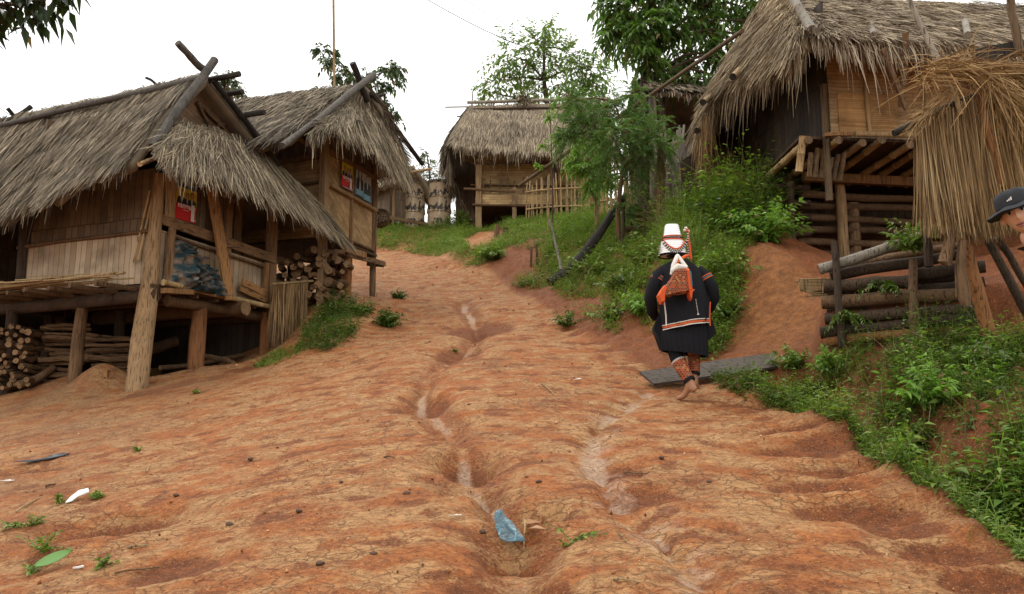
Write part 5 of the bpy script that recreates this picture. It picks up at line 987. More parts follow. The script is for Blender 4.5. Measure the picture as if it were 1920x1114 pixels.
for px, py, h, ns, lab in [(80,1035,.16,9,'larger weed clump on bare soil in the left foreground'),(60,985,.1,6,'small weed on the left soil just above the larger clump'),(178,935,.09,7,'weed beside the white scrap of plastic in left foreground'),(112,945,.08,5,'tiny weed left of the white plastic scrap'),(258,846,.06,4,'tiny weed on the soil below the nearest hut'),(195,1062,.08,5,'small weed right of the fallen green leaf'),(20,990,.08,5,'small weed at the left picture edge'),(55,1075,.06,4,'small weed left of the fallen green leaf'),(1078,1015,.17,3,'slim green seedling on the road right of the gully'),(1062,1028,.07,2,'tiny second sprout beside the slim seedling'),(365,738,.07,6,'small weed at the foot of the nearest hut bank'),(855,660,.06,5,'dry little weed tuft in the upper gully')]:
    plant('small_weed', lab, 'weed', gp(px,py), h, .2, ns, LF['fresh'], .045, .02, 5, 'small weeds on bare soil', .2, .3, .6)
for px, py, h, ns, mt, ll, lab in [(1105,520,.7,34,'fresh',.11,'leafy shrub on the slope just right of the fallen dark log'),(1170,545,.6,32,'bank',.1,'darker shrub on the middle of the grassy slope left of the woman'),(1150,600,.5,30,'fresh',.09,'shrub at the lower edge of the slope beside the road'),(1205,590,.55,30,'bright',.1,'bright shrub on the slope close to the left of the woman'),(1215,500,.8,36,'fresh',.12,'taller shrub on the slope above and left of the headdress'),(1345,525,.7,36,'fresh',.1,'leafy shrub between the woman and the orange earth mound'),(1365,600,.5,30,'bank',.09,'low dark shrub at the foot of the orange earth mound'),(1440,455,.9,46,'bright',.13,'bright leafy bush on top of the orange earth mound'),(1350,440,1.0,46,'bank',.13,'tall dark bush on the slope above the woman, right of her headdress'),(1490,690,.35,24,'fresh',.08,'weed bush at the right end of the plank'),(1560,700,.4,26,'bright',.08,'bright weed bush on the bank just below the log crib'),(1750,760,.45,34,'bright',.1,'broad leafy bush in the middle of the right bank'),(1850,700,.4,30,'bank',.08,'dark bush below the leaning shelter post'),(1700,860,.4,30,'fresh',.1,'leafy bush low on the right bank beside the ditch')]:
    plant('shrub', lab, 'shrub', gp(px,py,-.03), h, .4, ns, LF[mt], ll, ll*.45, 10)
# trees
def C(lst, Y, s=1.0): return [(at(px,py,Y+random.uniform(-.6,.6)*s), r) for px, py, r in lst]
b = at(1206,400,18.5); b.z = gz(b.x,b.y)-.2
tree('broadleaf_tree', 'big dark broadleaf tree rising behind the large right hut', 'tree', b, [b, at(1207,260,18.5), at(1208,150,18.6), at(1235,80,18.8), at(1300,20,19)], .16, C([(1150,10,.6),(1145,60,.4),(1210,60,.6),(1290,0,.9),(1200,15,.75),(1175,70,.6),(1250,55,.85),(1325,35,.9),(1400,15,.85),(1290,115,.6),(1215,110,.5),(1355,95,.6),(1160,25,.45),(1240,-45,.9),(1345,-50,.9),(1420,70,.55),(1265,150,.4),(1320,150,.35),(1450,-20,.7),(1390,110,.45),(1440,40,.6),(1370,150,.4)], 18.8), LF['dark'], M['bark'], None, 34, .8, 9, .27, .1, .45, 'alt', .55, .8)
b = at(1030,300,35); b.z = 6
tree('light_tree', 'pale green airy tree standing behind the middle distance hut', 'tree', b, [b, at(1030,230,35), at(1020,150,35), at(1020,90,35)], .18, C([(960,105,1.1),(1010,85,1.2),(1065,100,1.1),(945,155,1.0),(1000,150,1.2),(1060,155,1.2),(1098,130,1.0),(1030,55,.7),(918,172,.7),(1120,150,.9),(985,190,1),(1080,190,1),(1120,195,.8)], 35), LF['light'], M['bark'], None, 17, 1.3, 9, .3, .12, .3, 'alt', .3, .9, .1, .6)
b = at(1160,470,15.6); b.z = gz(b.x,b.y)-.1
t3 = tree('feathery_tree', 'feathery fine-leaved tree with drooping fronds beside the bamboo fence', 'tree', b, [b, at(1158,400,15.7), at(1166,330,15.6), at(1175,250,15.5), at(1150,190,15.4)], .06, C([(1085,235,.5),(1130,205,.5),(1175,225,.5),(1150,290,.45),(1185,330,.42),(1225,260,.45),(1075,190,.38),(1190,180,.35),(1110,225,.35),(1150,260,.45),(1205,290,.42),(1060,260,.35),(1215,230,.35),(1180,390,.25)], 15.4), LF['feather'], M['bark_brown'], None, 115, .6, 22, .075, .019, .2, 'pair', .5, .9, .25, .8)
b = at(1120,428,18.2); b.z = gz(b.x,b.y)-.1
tree('young_tree', 'young tree with a pale slim trunk and bright leaves left of the feathery tree', 'tree', b, [b, at(1118,385,18.2), at(1114,340,18.2), at(1112,290,18.2)], .055, C([(1098,315,.33),(1130,300,.33),(1090,275,.3),(1142,335,.3),(1110,345,.3),(1075,305,.28),(1120,262,.25)], 18.2, .4), LF['bright'], M['post_pale'], None, 110, .5, 10, .14, .05, .3, 'alt', .5)
b = at(1036,430,21.5); b.z = gz(b.x,b.y)-.1
tree('sapling', 'thin sapling with sparse bright leaves in front of the third hut roof', 'sapling', b, [b, at(1036,330,21.5), at(1032,230,21.5), at(1030,190,21.5)], .025, C([(1032,215,.22),(1040,255,.2),(1020,270,.18),(1045,190,.18),(1010,310,.14)], 21.5, .2), LF['bright'], M['bark'], None, 50, .3, 6, .13, .07, .2)
b = at(690,330,22); b.z = gz(b.x,b.y)-.2
tree('broadleaf_tree', 'sparse drooping grey-green tree behind the second hut', 'tree', b, [b, at(688,240,22), at(680,170,22), at(650,130,22)], .1, C([(622,112,.4),(603,95,.28),(640,140,.4),(690,150,.42),(728,132,.4),(748,128,.3),(712,190,.35),(735,215,.3),(668,150,.3),(598,172,.2),(720,165,.3)], 22), LF['grey'], M['bark'], None, 40, .5, 8, .2, .1, .4, 'alt', .5)
b = at(430,300,23); b.z = gz(b.x,b.y)-.2
tree('broadleaf_tree', 'small leafy treetop showing between the two left roofs', 'tree', b, [b, at(430,220,23), at(428,160,23)], .08, C([(428,158,.35),(412,150,.25),(445,172,.3),(425,140,.2)], 23, .3), LF['grey'], M['bark'], None, 50, .4, 7, .19, .09, .4)
b = at(806,380,38); b.z = 5.4
tree('slender_tree', 'thin sparse tree far behind the ring tanks', 'tree', b, [b, at(806,330,38), at(800,285,38)], .08, C([(800,300,.55),(812,322,.6),(795,285,.4),(820,340,.55),(830,372,.6),(790,330,.5)], 38), LF['grey'], M['bark'], None, 20, .7, 8, .2, .07, .3)
b = at(-150,700,4.6); b.z = gz(b.x,b.y)
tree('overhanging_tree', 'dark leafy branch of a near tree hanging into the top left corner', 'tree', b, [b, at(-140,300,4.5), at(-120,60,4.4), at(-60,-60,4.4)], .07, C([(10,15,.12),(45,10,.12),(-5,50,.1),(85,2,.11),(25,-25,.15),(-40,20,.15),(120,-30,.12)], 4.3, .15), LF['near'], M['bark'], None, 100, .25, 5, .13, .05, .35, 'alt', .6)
for px, py, Y, r, lab in ((18,440,17,.7,'dark shrub behind the near hut at the left picture edge'),(-60,470,16,.8,'leafy shrub left of the nearest hut')):
    b = at(px,560,Y); b.z = gz(b.x,b.y)-.1; tree('shrub', lab, 'shrub', b, [b, at(px,500,Y), at(px,460,Y)], .05, [(at(px+dx,py+dy,Y), r*.6) for dx,dy in ((-40,0),(20,-20),(0,40),(40,30),(-20,60))], LF['bank'], M['bark'], None, 40, .5, 9, .16, .07, .3)
for px, py, Y, r, lab in ((1085,395,26,1.0,'bush behind the fence, left end of the gap beside the third hut'),(1130,385,25,1.0,'bush behind the fence, right of the young tree trunk'),(1175,370,24,.9,'bush behind the fence, under the feathery fronds'),(1215,350,23,.8,'bush behind the fence, left of the thick mossy post')):
    b = at(px,py+40,Y); b.z = gz(b.x,b.y)-.1; tree('bush', lab, 'bush', b, [b, b+V((0,0,.5)), b+V((0,0,.9))], .05, [(at(px+dx,py+dy,Y), r*.5) for dx,dy in ((-22,5),(20,0),(0,-25),(25,28),(-18,30),(0,10))], LF['bright'] if px == 1130 else LF['fresh'], M['bark'], 'bushes behind the fence', 30, .5, 8, .15, .06, .3)
# climbing light-leaved plant on the thick post
b = gp(1262,445); plant('creeper', 'light green creeper climbing beside the thick mossy post', 'creeper', at(1254,300,15.6), .75, .2, 7, LF['bright'], .13, .06, 8, None, .3, .2, .3)
# ------------------------------------------------------------------ people
def skin_body(name, nodes, edges, mat, root=0, sub=2):
    """one continuous surface grown round a skeleton; nodes: name -> (x,y,z,r)"""
    keys = list(nodes); me = bpy.data.meshes.new(name); me.from_pydata([nodes[k][:3] for k in keys], [(keys.index(a), keys.index(b)) for a, b in edges], [])
    o = bpy.data.objects.new(name, me); COL.objects.link(o); sk = o.modifiers.new('skin', 'SKIN'); sk.use_smooth_shade = True
    for i, k in enumerate(keys):
        d = me.skin_vertices[0].data[i]; r = nodes[k][3]; d.radius = (r, r) if not hasattr(r, '__len__') else r; d.use_root = (i == root)
    sb = o.modifiers.new('sub', 'SUBSURF'); sb.levels = sub; sb.render_levels = sub; bpy.context.view_layer.update()
    m2 = bpy.data.meshes.new_from_object(o.evaluated_get(bpy.context.evaluated_depsgraph_get())); bpy.data.objects.remove(o)
    m2.materials.clear(); m2.materials.append(mat); m2.polygons.foreach_set('use_smooth', [True]*len(m2.polygons)); return m2
def add_hand(nd, ed, wrist, side, d, palm):
    """palm, four bent fingers of different length and a thumb from the side of the palm"""
    w = V(nd[wrist][:3]); d = V(d).normalized(); p = V(palm).normalized(); s = d.cross(p).normalized(); nd[side+'palm'] = (*(w+d*.05), (.026,.014)); ed.append((wrist, side+'palm'))
    for i, (off, ln) in enumerate(((.03,.065),(.01,.075),(-.01,.07),(-.028,.055))):
        k = side+'f%d' % i; b = w+d*.085+s*off; nd[k+'a'] = (*b, .009); nd[k+'b'] = (*(b+d*ln*.5+p*ln*.2), .0085); nd[k+'c'] = (*(b+d*ln*.6+p*ln*.65), .007); ed += [(side+'palm', k+'a'), (k+'a', k+'b'), (k+'b', k+'c')]
    a = w+d*.035+s*.032; nd[side+'ta'] = (*a, .011); nd[side+'tb'] = (*(a+s*.02+d*.03+p*.015), .01); nd[side+'tc'] = (*(a+s*.012+d*.055+p*.03), .008); ed += [(side+'palm', side+'ta'), (side+'ta', side+'tb'), (side+'tb', side+'tc')]
def head_verts(rx, ry, rz, n=44, m=34):
    vs = []; fs = []
    for j in range(m+1):
        th = math.pi*j/m; z = math.cos(th)
        for i in range(n):
            a = 2*math.pi*i/n; x = math.sin(th)*math.sin(a); y = -math.sin(th)*math.cos(a); jaw = 1-.3*max(0, -z)**1.3; X, Y, Z = x*rx*jaw, y*ry*(1-.12*max(0,-z)), z*rz
            if y < 0:
                g = lambda cx, cz, sx, sz: math.exp(-((X-cx)/sx)**2-((Z-cz)/sz)**2)
                Y -= .02*g(0,-.022,.011,.022)+.012*g(0,-.036,.017,.011)-.011*g(-.031,.004,.018,.012)-.011*g(.031,.004,.018,.012)+.005*g(0,.028,.05,.012)+.008*g(0,-.066,.024,.008)+.006*g(0,-.079,.02,.007)-.005*g(0,-.0725,.022,.003)+.009*g(0,-.105,.022,.014)
            vs.append((X, Y, Z))
    for j in range(m):
        for i in range(n): fs.append((j*n+i, (j+1)*n+i, (j+1)*n+(i+1)%n, j*n+(i+1)%n))
    return vs, fs
def m_skin(name, col):
    t = NT(name); n = t.noise(t.coord(), 40, 4); c = t.mix(n, dim(col,.85), dim(col,1.1)); t.b.inputs['Subsurface Weight'].default_value = .12; t.b.inputs['Subsurface Radius'].default_value = (.02,.008,.004); t.b.inputs['Subsurface Scale'].default_value = .3
    return t.fin(c, .5, t.bump(n, .1, .002), .4)
SKIN = m_skin('tanned_skin', (.33,.16,.085)); FACE = m_skin('face_skin', (.58,.32,.195))
BLK = m_plain('black_cotton', (.0125,.0125,.015), .9, .35, 60, .4, .1); ORG = m_plain('orange_trim', (.55,.085,.018), .8, .3, 90, .4); WHT = m_plain('white_trim', (.62,.58,.52), .8, .15, 60, .3); TEAL = m_plain('teal_trim', (.03,.16,.2), .8)
def m_embroid(name, s=1.0, base=(.015,.014,.016)):
    t = NT(name); v = t.coord((s, s, s)); ch = t.node('ShaderNodeTexBrick'); t.l.new(t.coord((s,1,s), (math.pi/2,0,0)), ch.inputs[0]); ch.inputs['Scale'].default_value = 1; ch.inputs['Brick Width'].default_value = .022; ch.inputs['Row Height'].default_value = .017; ch.inputs['Mortar Size'].default_value = .0022; ch.offset = .5
    ch.inputs['Color1'].default_value = (0,0,0,1); ch.inputs['Color2'].default_value = (1,1,1,1); r = t.ramp(ch.outputs['Color'], [(0,base),(.26,(.36,.05,.018)),(.44,(.2,.022,.02)),(.58,base),(.74,(.36,.2,.07)),(.84,(.04,.11,.08)),(.92,base)], 'CONSTANT')
    c = t.mix(ch.outputs['Fac'], r, (.42,.12,.05)); n = t.noise(v, 120, 3); return t.fin(t.mix(.25, c, t.mix(n, (.02,.02,.02), (.5,.2,.1))), .85, t.bump(n, .4, .003), .1)
EMB = m_embroid('embroidered_cloth'); EMB2 = m_embroid('embroidered_legging', .9, (.05,.02,.016))
def zx(a): return (a-363)*.001705
def zz(b): return (1028.5-b)*.001705
# ---- walking woman
fw = at(1287,750,7.35); wz = gz(fw.x, fw.y); fw.z = wz
nd = {'pelvis':(-.0,.02,.62,.1),'spine':(0,.06,.88,.105),'chest':(0,.11,1.08,.115),'neck':(-.01,.15,1.25,.045),'head':(-.03,.17,1.33,.07),'crown':(-.035,.17,1.42,.07),
  'shl':(-.15,.11,1.15,.055),'ell':(-.28,.12,.9,.042),'wrl':(-.19,.33,.86,.028),'shr':(.15,.11,1.15,.055),'elr':(.29,.13,.9,.042),'wrr':(.2,.34,.86,.028),
  'hil':(-.085,.02,.57,.085),'knl':(zx(325),.08,zz(745),.056),'cal':(zx(345),.0,zz(850),.05),'anl':(zx(378),-.1,zz(952),.033),'hel':(zx(398),-.125,zz(990),.032),'ball':(zx(345),-.03,zz(1015),.028),'tol':(zx(312),.02,zz(1024),.016),
  'hir':(.085,.03,.57,.085),'knr':(zx(432),.16,zz(770),.056),'car':(zx(428),.12,zz(850),.05),'anr':(zx(418),.1,zz(922),.034),'her':(zx(420),.07,zz(962),.03),'bar':(zx(448),.19,zz(962),.028),'tor':(zx(470),.25,zz(962),.017)}
ed = [('pelvis','spine'),('spine','chest'),('chest','neck'),('neck','head'),('head','crown'),('chest','shl'),('shl','ell'),('ell','wrl'),('chest','shr'),('shr','elr'),('elr','wrr'),('pelvis','hil'),('hil','knl'),('knl','cal'),('cal','anl'),('anl','hel'),('anl','ball'),('ball','tol'),('pelvis','hir'),('hir','knr'),('knr','car'),('car','anr'),('anr','her'),('anr','bar'),('bar','tor')]
add_hand(nd, ed, 'wrl', 'l', (.8,.5,-.1), (.2,-.6,.6)); add_hand(nd, ed, 'wrr', 'r', (-.8,.5,-.1), (-.2,-.6,.6))
me = skin_body('person', nd, ed, SKIN); WM = bpy.data.objects.new('person', me); COL.objects.link(WM); WM.location = fw; WM.scale = (.98, 1, 1.045)
hv, hf = head_verts(.07,.085,.105)
tag(WM, 'barefoot woman in black tunic and tall white headdress walking up the road, seen from behind', 'person')
def ring(cx, cy, cz, rx, ry, n=40, fold=0.0, nf=9, ph=0.0, tilt=0.0, sq=2.3):
    out = []
    for i in range(n):
        a = 2*math.pi*i/n; ca, sa = math.cos(a), math.sin(a); q = (abs(ca)**sq+abs(sa)**sq)**(-1/sq); w = 1+fold*math.sin(nf*a+ph)+fold*.6*math.sin((nf*1.7)*a+ph*2)
        out.append(V((cx+rx*q*ca*w, cy+ry*q*sa*w, cz+tilt*ca)))
    return out
J = [(290,322,402,.1),(300,292,424,.115),(318,258,452,.13),(345,238,478,.145),(390,230,494,.155),(440,228,504,.16),(500,232,512,.162),(560,238,512,.165),(610,243,506,.17),(640,246,498,.172),(652,247,494,.173)]
rings = []
for k, (b, l, r, dp) in enumerate(J):
    z = zz(b); t = k/len(J); rings.append(ring(zx((l+r)/2), .02+.115*(z-.62)/.6, z, (r-l)/2*.001705, dp, 56, .012+.02*t, 7, .5+.25*k, .035*t))
def puff(mb): 
    mb.v = [tuple(V(p)+V((mnoise.noise(V(p)*13)*.016, mnoise.noise(V((p[0]*16,p[1]*9,p[2]*6))+V((5,0,0)))*.024, mnoise.noise(V(p)*7+V((0,9,0)))*.006))) for p in mb.v]; return mb
mb = MB(); mb.loft(rings, cap=False); inner = [[p+(V((rings[0][0].x*0+sum(q.x for q in r)/56, sum(q.y for q in r)/56, p.z))-p)*.04 for p in r] for r in rings]; mb.loft(list(reversed(inner)), cap=False)
jk = puff(mb).build('tunic', BLK, WM)
hem = rings[-1]; hz = rings[-2]
def band(name, f0, f1, mat, out=1.012, zo0=0.0):
    """a strip round the lower tunic between two heights above its hem"""
    c = V((sum(p.x for p in hem)/56, sum(p.y for p in hem)/56, 0)); R = []
    for f in (f0, f1): R.append([V((c.x+(p.x-c.x)*out, c.y+(p.y-c.y)*out, p.z+f)) for p in hem])
    mb = MB(); mb.loft(R, cap=False); return puff(mb).build(name, mat, WM)
band('hem_band', .0, .035, EMB); band('hem_trim', .035, .041, WHT, 1.02); band('hem_trim', -.004, .004, WHT, 1.02); band('hem_stripe', .012, .024, ORG, 1.018)
for s_, (xa, xb) in ((-1,(247,252)),(1,(500,492))):
    mb = MB(); mb.tube([V((zx(xa),-.085,zz(530))), V((zx(xb),-.1,zz(600))), V((zx(xb),-.105,zz(655)))], .006, 6); mb.build('side_trim', WHT if s_ < 0 else ORG, WM)
mb = MB()
for k in range(11): mb.blob((zx(411+.7*k), -.158-.002*k, zz(523+7.4*k)), (.004,.003,.004), 7, 5, 0)
mb.blob((zx(418),-.178,zz(600)),(.009,.004,.007),8,5,0); mb.build('buttons', WHT, WM)
# sleeves
for s_, pts in ((-1, [((270,345),.1,.062),((232,385),.07,.075),((200,450),.05,.078),((188,505),.08,.074),((205,560),.17,.062),((235,585),.26,.045)]), (1, [((468,345),.1,.062),((500,385),.07,.075),((530,445),.05,.078),((543,495),.08,.072),((528,545),.17,.06),((500,575),.26,.045)])):
    mb = MB(); P = [V((zx(a[0]), y, zz(a[1]))) for a, y, r in pts]; mb.tube(P, [r*.86 for *_, r in pts], 18, 0, .07); puff(mb).build('sleeve', BLK, WM)
    for off, mt in ((0, ORG), (.26, TEAL), (.5, ORG)):
        a, b = P[1].lerp(P[2], off*.5-.05), P[1].lerp(P[2], off*.5+.03); mb = MB(); mb.tube([a, b], [.0685, .069], 18, 0, 0, False); mb.build('sleeve_band', mt, WM)
# loose front panels showing past both sides
for pts in ([(246,560),(206,655),(226,720),(246,768),(262,690),(262,600)], [(505,555),(530,620),(545,686),(515,712),(486,736),(490,640)]):
    mb = MB(); A = [V((zx(a), .02+.1*(k%2), zz(b))) for k, (a, b) in enumerate(pts)]; B = [p+V((0,.1,0)) for p in A]; mb.loft([A, B]); mb.build('front_panel', BLK, WM)
# pleated skirt
mb = MB(); R = []; n = 120
for b, l, r, dp, f in ((620,256,490,.14,.01),(670,238,492,.15,.02),(720,232,494,.16,.035),(770,238,494,.165,.045),(795,242,490,.165,.05)):
    c = ring(zx((l+r)/2), .05, zz(b), (r-l)/2*.001705, dp, n, 0, 1, 0, -.0); 
    R.append([V((p.x*1+ (p.x-zx((l+r)/2))*f*math.sin(26*2*math.pi*i/n), .05+(p.y-.05)*(1+f*math.sin(26*2*math.pi*i/n)), p.z - (.055*(p.x-zx(242))/.42*(b-620)/175 if b > 620 else 0) + .03*(b-620)/175)) for i, p in enumerate(c)])
mb.loft(R, cap=False); mb.build('skirt', BLK, WM)
# leggings
def legging(pts, band_):
    P = [V((zx(a), y, zz(b))) for a, b, y, r in pts]; mb = MB(); mb.tube(P, [p[3] for p in pts], 16, 0, .02); lg = mb.build('legging', EMB2, WM)
    if band_:
        mb = MB(); mb.tube([P[0]+(P[0]-P[1])*.02, P[1]], [pts[0][3]*1.05, pts[1][3]*1.06], 16); mb.build('legging_cuff', BLK, WM)
        for off in (.0, .13): mb = MB(); a = P[1].lerp(P[2], off); b = P[1].lerp(P[2], off+.07); mb.tube([a,b], [pts[1][3]*1.08]*2, 16, 0, 0, False); mb.build('legging_stripe', WHT, WM)
    mb = MB(); a = P[-2].lerp(P[-1], .6); mb.tube([a, P[-1]+(P[-1]-a)*.15], [pts[-1][3]*1.15, pts[-1][3]*1.1], 16); mb.build('legging_cuff', BLK, WM)
legging([(312,775,.04,.066),(326,830,.01,.066),(342,870,-.02,.062),(360,910,-.06,.056),(374,938,-.085,.05)], True)
legging([(432,795,.14,.06),(430,830,.125,.058),(427,870,.11,.054),(423,898,.1,.05)], False)
# hair, scarf and headdress
mb = MB(); mb.blob((-.04,.14,zz(245)), (.1,.1,.06), 18, 10, .03); mb.build('hair', m_plain('black_hair', (.012,.01,.009), .5, .4, 80, .5), WM)
t = NT('beaten_silver'); vo = t.node('ShaderNodeTexVoronoi'); t.l.new(t.coord(), vo.inputs[0]); vo.inputs['Scale'].default_value = 95; wv = t.node('ShaderNodeTexWave'); wv.bands_direction = 'Z'; wv.inputs['Scale'].default_value = 16; wv.inputs['Distortion'].default_value = .6; t.l.new(t.coord(), wv.inputs[0])
t.b.inputs['Metallic'].default_value = .25; SILV = t.fin(t.mix(t.mapr(wv.outputs['Fac'], .1, .35), (.5,.49,.47), (.82,.81,.79)), .38, t.bump(vo.outputs['Distance'], .6, .004), .5)
HR = [(92,293,365,.055),(96,290,367,.06),(155,281,379,.09),(158,279,381,.094),(182,271,388,.1),(186,266,394,.104),(232,258,402,.12),(262,251,407,.127)]; HY = .15
mb = MB(); mb.loft([ring(zx((l+r)/2), HY, zz(b), (r-l)/2*.001705, dp, 36, 0, 1, 0, 0, 2.6) for b, l, r, dp in HR]); mb.build('headdress', SILV, WM)
for b, l, r, dp, mt in ((160,277,382,.096,ORG),(170,275,384,.099,BLK),(179,272,387,.103,ORG),(261,254,406,.128,BLK)):
    mb = MB(); c = ring(zx((l+r)/2), HY, zz(b), (r-l)/2*.001705, dp, 36, 0, 1, 0, 0, 2.6); mb.tube(c+[c[0]], .006 if b < 250 else .011, 6, 0, 0, False); mb.build('headdress_band', mt, WM)
mb = MB()
for q, (dip, x0, x1, z0) in enumerate(((246,266,398,188),(256,262,402,200),(238,270,396,186))):
    for k in range(30):
        u = k/29; a = -math.pi*u; x = zx(x0+(x1-x0)*u); c = (u-.5)*2; y = HY-.135+.05*c*c; z = zz(z0+(dip-z0)*(1-c*c)); mb.blob((x, y, z), (.0085,)*3, 7, 5, 0, (k+q) % 2 if q < 2 else 2)
mb.build('bead_strings', [BLK, WHT, ORG], WM)
mb = MB()
for k in range(22): mb.blob((zx(410+2*math.sin(k*.5)), HY-.06, zz(140+6.6*k)), (.009,)*3, 7, 5, 0, k % 2)
for k in range(14): mb.blob((zx(256-.8*k), HY-.05, zz(205+4.6*k)), (.007,)*3, 7, 5, 0, k % 2)
mb.tube([V((zx(414),HY-.03,zz(118))), V((zx(418),HY-.06,zz(190))), V((zx(424),HY-.08,zz(292)))], .011, 7, 2); mb.build('bead_tassels', [BLK, WHT, ORG], WM)
mb = MB()
for a, b in ((400,124),(420,128),(408,112)): mb.blob((zx(a),HY-.02,zz(b)), (.017,.017,.013), 10, 7, .1)
mb.build('pompoms', WHT, WM)
# shoulder bag on her back
bag = thing('shoulder_bag', 'orange and black embroidered shoulder bag hanging on the walking woman\'s back', 'bag', fw); bag.scale = (.98, 1, 1.045)
def slab(pts, y0, y1, name, mat, parent, bul=.02):
    c = V((sum(zx(a) for a,_ in pts)/len(pts), 0, sum(zz(b) for _,b in pts)/len(pts))); R = []
    for f, y in ((.86,y0),(1,y0*.7+y1*.3),(1,y0*.3+y1*.7),(.8,y1-bul*.3)): R.append([V((c.x+(zx(a)-c.x)*f, y, c.z+(zz(b)-c.z)*f)) for a, b in pts])
    mb = MB(); mb.loft(list(reversed(R))); return mb.build(name, mat, parent)
slab([(296,364),(330,362),(370,366),(378,430),(386,488),(330,498),(280,506),(236,522),(198,505),(222,470),(255,440),(278,410)], -.11, -.235, 'bag_body', EMB, bag)
slab([(196,508),(214,478),(236,452),(252,462),(236,492),(232,548),(212,550)], -.115, -.244, 'bag_side', ORG, bag); slab([(352,366),(370,366),(386,488),(362,492)], -.12, -.247, 'bag_edge', ORG, bag, .01); slab([(364,470),(400,474),(384,490),(378,532),(366,512)], -.12, -.24, 'bag_tassel', ORG, bag); slab([(370,372),(378,380),(384,470),(376,470)], -.13, -.251, 'bag_stripe', TEAL, bag, .01)
mb = MB(); Pm = lambda a, b, y: V((zx(a), y, zz(b))); mb.tube([Pm(276,396,-.185), Pm(292,345,-.17), Pm(318,300,-.13), Pm(326,287,-.1)], [.012,.02,.022,.016], 10); mb.tube([Pm(326,287,-.1), Pm(338,318,-.15), Pm(362,362,-.185)], [.016,.018,.02], 10); mb.tube([Pm(280,380,-.185), Pm(312,356,-.2), Pm(362,360,-.19)], [.02,.03,.018], 10); mb.build('white_cloth', WHT, bag)
mb = MB(); mb.tube([Pm(300,348,-.155), Pm(335,312,-.135), Pm(375,288,-.08), Pm(402,276,-.0)], [.012,.016,.016,.012], 10); mb.build('strap', ORG, bag)
# ---- man leaning in at the right edge
hc = at(1909,400,4.3); ft = V((hc.x+.62, hc.y+.1, 0)); ft.z = gz(ft.x, ft.y); o_ = ft
def rel(v): return V(v)-o_
RT = Matrix.Rotation(math.radians(-20), 3, 'Y') @ Matrix.Rotation(math.radians(-40), 3, 'Z') @ Matrix.Rotation(math.radians(-7), 3, 'X')
nb = hc + RT @ V((0,.03,-.17)); ch = nb + V((.42,.1,-.12)); pel = V((o_.x-.04, o_.y, o_.z+.86)); sp = ch.lerp(pel,.5)+V((.03,0,0))
N = lambda p, r: (*rel(p), r)
nd = {'pelvis':N(pel,.12),'spine':N(sp,.125),'chest':N(ch,.13),'neck':N(nb,.052),'nk2':N(hc+RT@V((0,.03,-.09)),.052),
  'shl':N(ch+V((.0,.12,.0)),.055),'ell':N(ch+V((.22,.34,-.2)),.045),'wrl':N(ch+V((.22,.38,-.42)),.03),'shr':N(ch+V((.2,-.02,.0)),.06),'elr':N(ch+V((.36,0,-.25)),.045),'wrr':N(ch+V((.34,-.12,-.46)),.03),
  'hil':N(pel+V((-.1,0,-.06)),.09),'knl':N(o_+V((-.12,-.02,.46)),.06),'anl':N(o_+V((-.12,.02,.08)),.04),'tol':N(o_+V((-.14,-.15,.03)),.03),'hir':N(pel+V((.1,0,-.06)),.09),'knr':N(o_+V((.14,-.02,.46)),.06),'anr':N(o_+V((.14,.02,.08)),.04),'tor':N(o_+V((.16,-.15,.03)),.03)}
ed = [('pelvis','spine'),('spine','chest'),('chest','neck'),('neck','nk2'),('chest','shl'),('shl','ell'),('ell','wrl'),('chest','shr'),('shr','elr'),('elr','wrr'),('pelvis','hil'),('hil','knl'),('knl','anl'),('anl','tol'),('pelvis','hir'),('hir','knr'),('knr','anr'),('anr','tor')]
add_hand(nd, ed, 'wrl', 'l', (.2,.1,-.9), (.5,-.6,0)); add_hand(nd, ed, 'wrr', 'r', (0,-.1,-.9), (-.6,-.5,0))
me = skin_body('person', nd, ed, FACE); hv, hf = head_verts(.075,.094,.118)
bm_ = MB(); bm_.add([tuple(v.co) for v in me.vertices], [tuple(p.vertices) for p in me.polygons]); bm_.add([tuple(rel(hc+RT@V(p))) for p in hv], hf)
for q in (-1, 1): bm_.blob(tuple(rel(hc+RT@V((q*.076,.01,-.005)))), (.014,.022,.034), 10, 8, .02)
MN = bm_.build('person', FACE); MN.location = o_; tag(MN, 'man in dark bucket hat leaning in at the right edge, face partly showing', 'person')
EYW = m_plain('eye_white', (.6,.57,.53), .3, .05); EYD = m_plain('dark_iris', (.01,.008,.007), .25, .05); LIP = m_plain('lip_skin', (.33,.13,.1), .5)
def hp(mb): mb.v = [tuple(rel(hc+RT@V(p))) for p in mb.v]; return mb
for q in (-1, 1):
    mb = MB(); mb.blob((q*.031,-.0775,.003), (.0155,.008,.0075), 14, 9, 0); e_ = hp(mb).build('eye', EYW, MN); mb = MB(); mb.blob((q*.031+.001,-.0845,.0025), (.0068,.0035,.0068), 10, 7, 0); hp(mb).build('iris', EYD, e_)
    mb = MB(); mb.tube([(q*.012,-.0925,.022),(q*.03,-.0895,.0285),(q*.048,-.077,.024)], [.003,.0042,.002], 6); hp(mb).build('eyebrow', EYD, MN); mb = MB(); mb.tube([(q*.016,-.083,.007),(q*.031,-.0865,.0115),(q*.047,-.076,.006)], [.002,.0024,.0015], 5); hp(mb).build('eyelid', EYD, MN)
mb = MB(); mb.blob((0,-.0895,-.0665), (.024,.007,.0055), 14, 7, 0); mb.blob((0,-.0875,-.0785), (.02,.0075,.006), 14, 7, 0); hp(mb).build('lips', LIP, MN); mb = MB(); mb.tube([(-.022,-.089,-.072),(0,-.097,-.0725),(.022,-.089,-.072)], .0018, 5); hp(mb).build('mouth_line', EYD, MN)
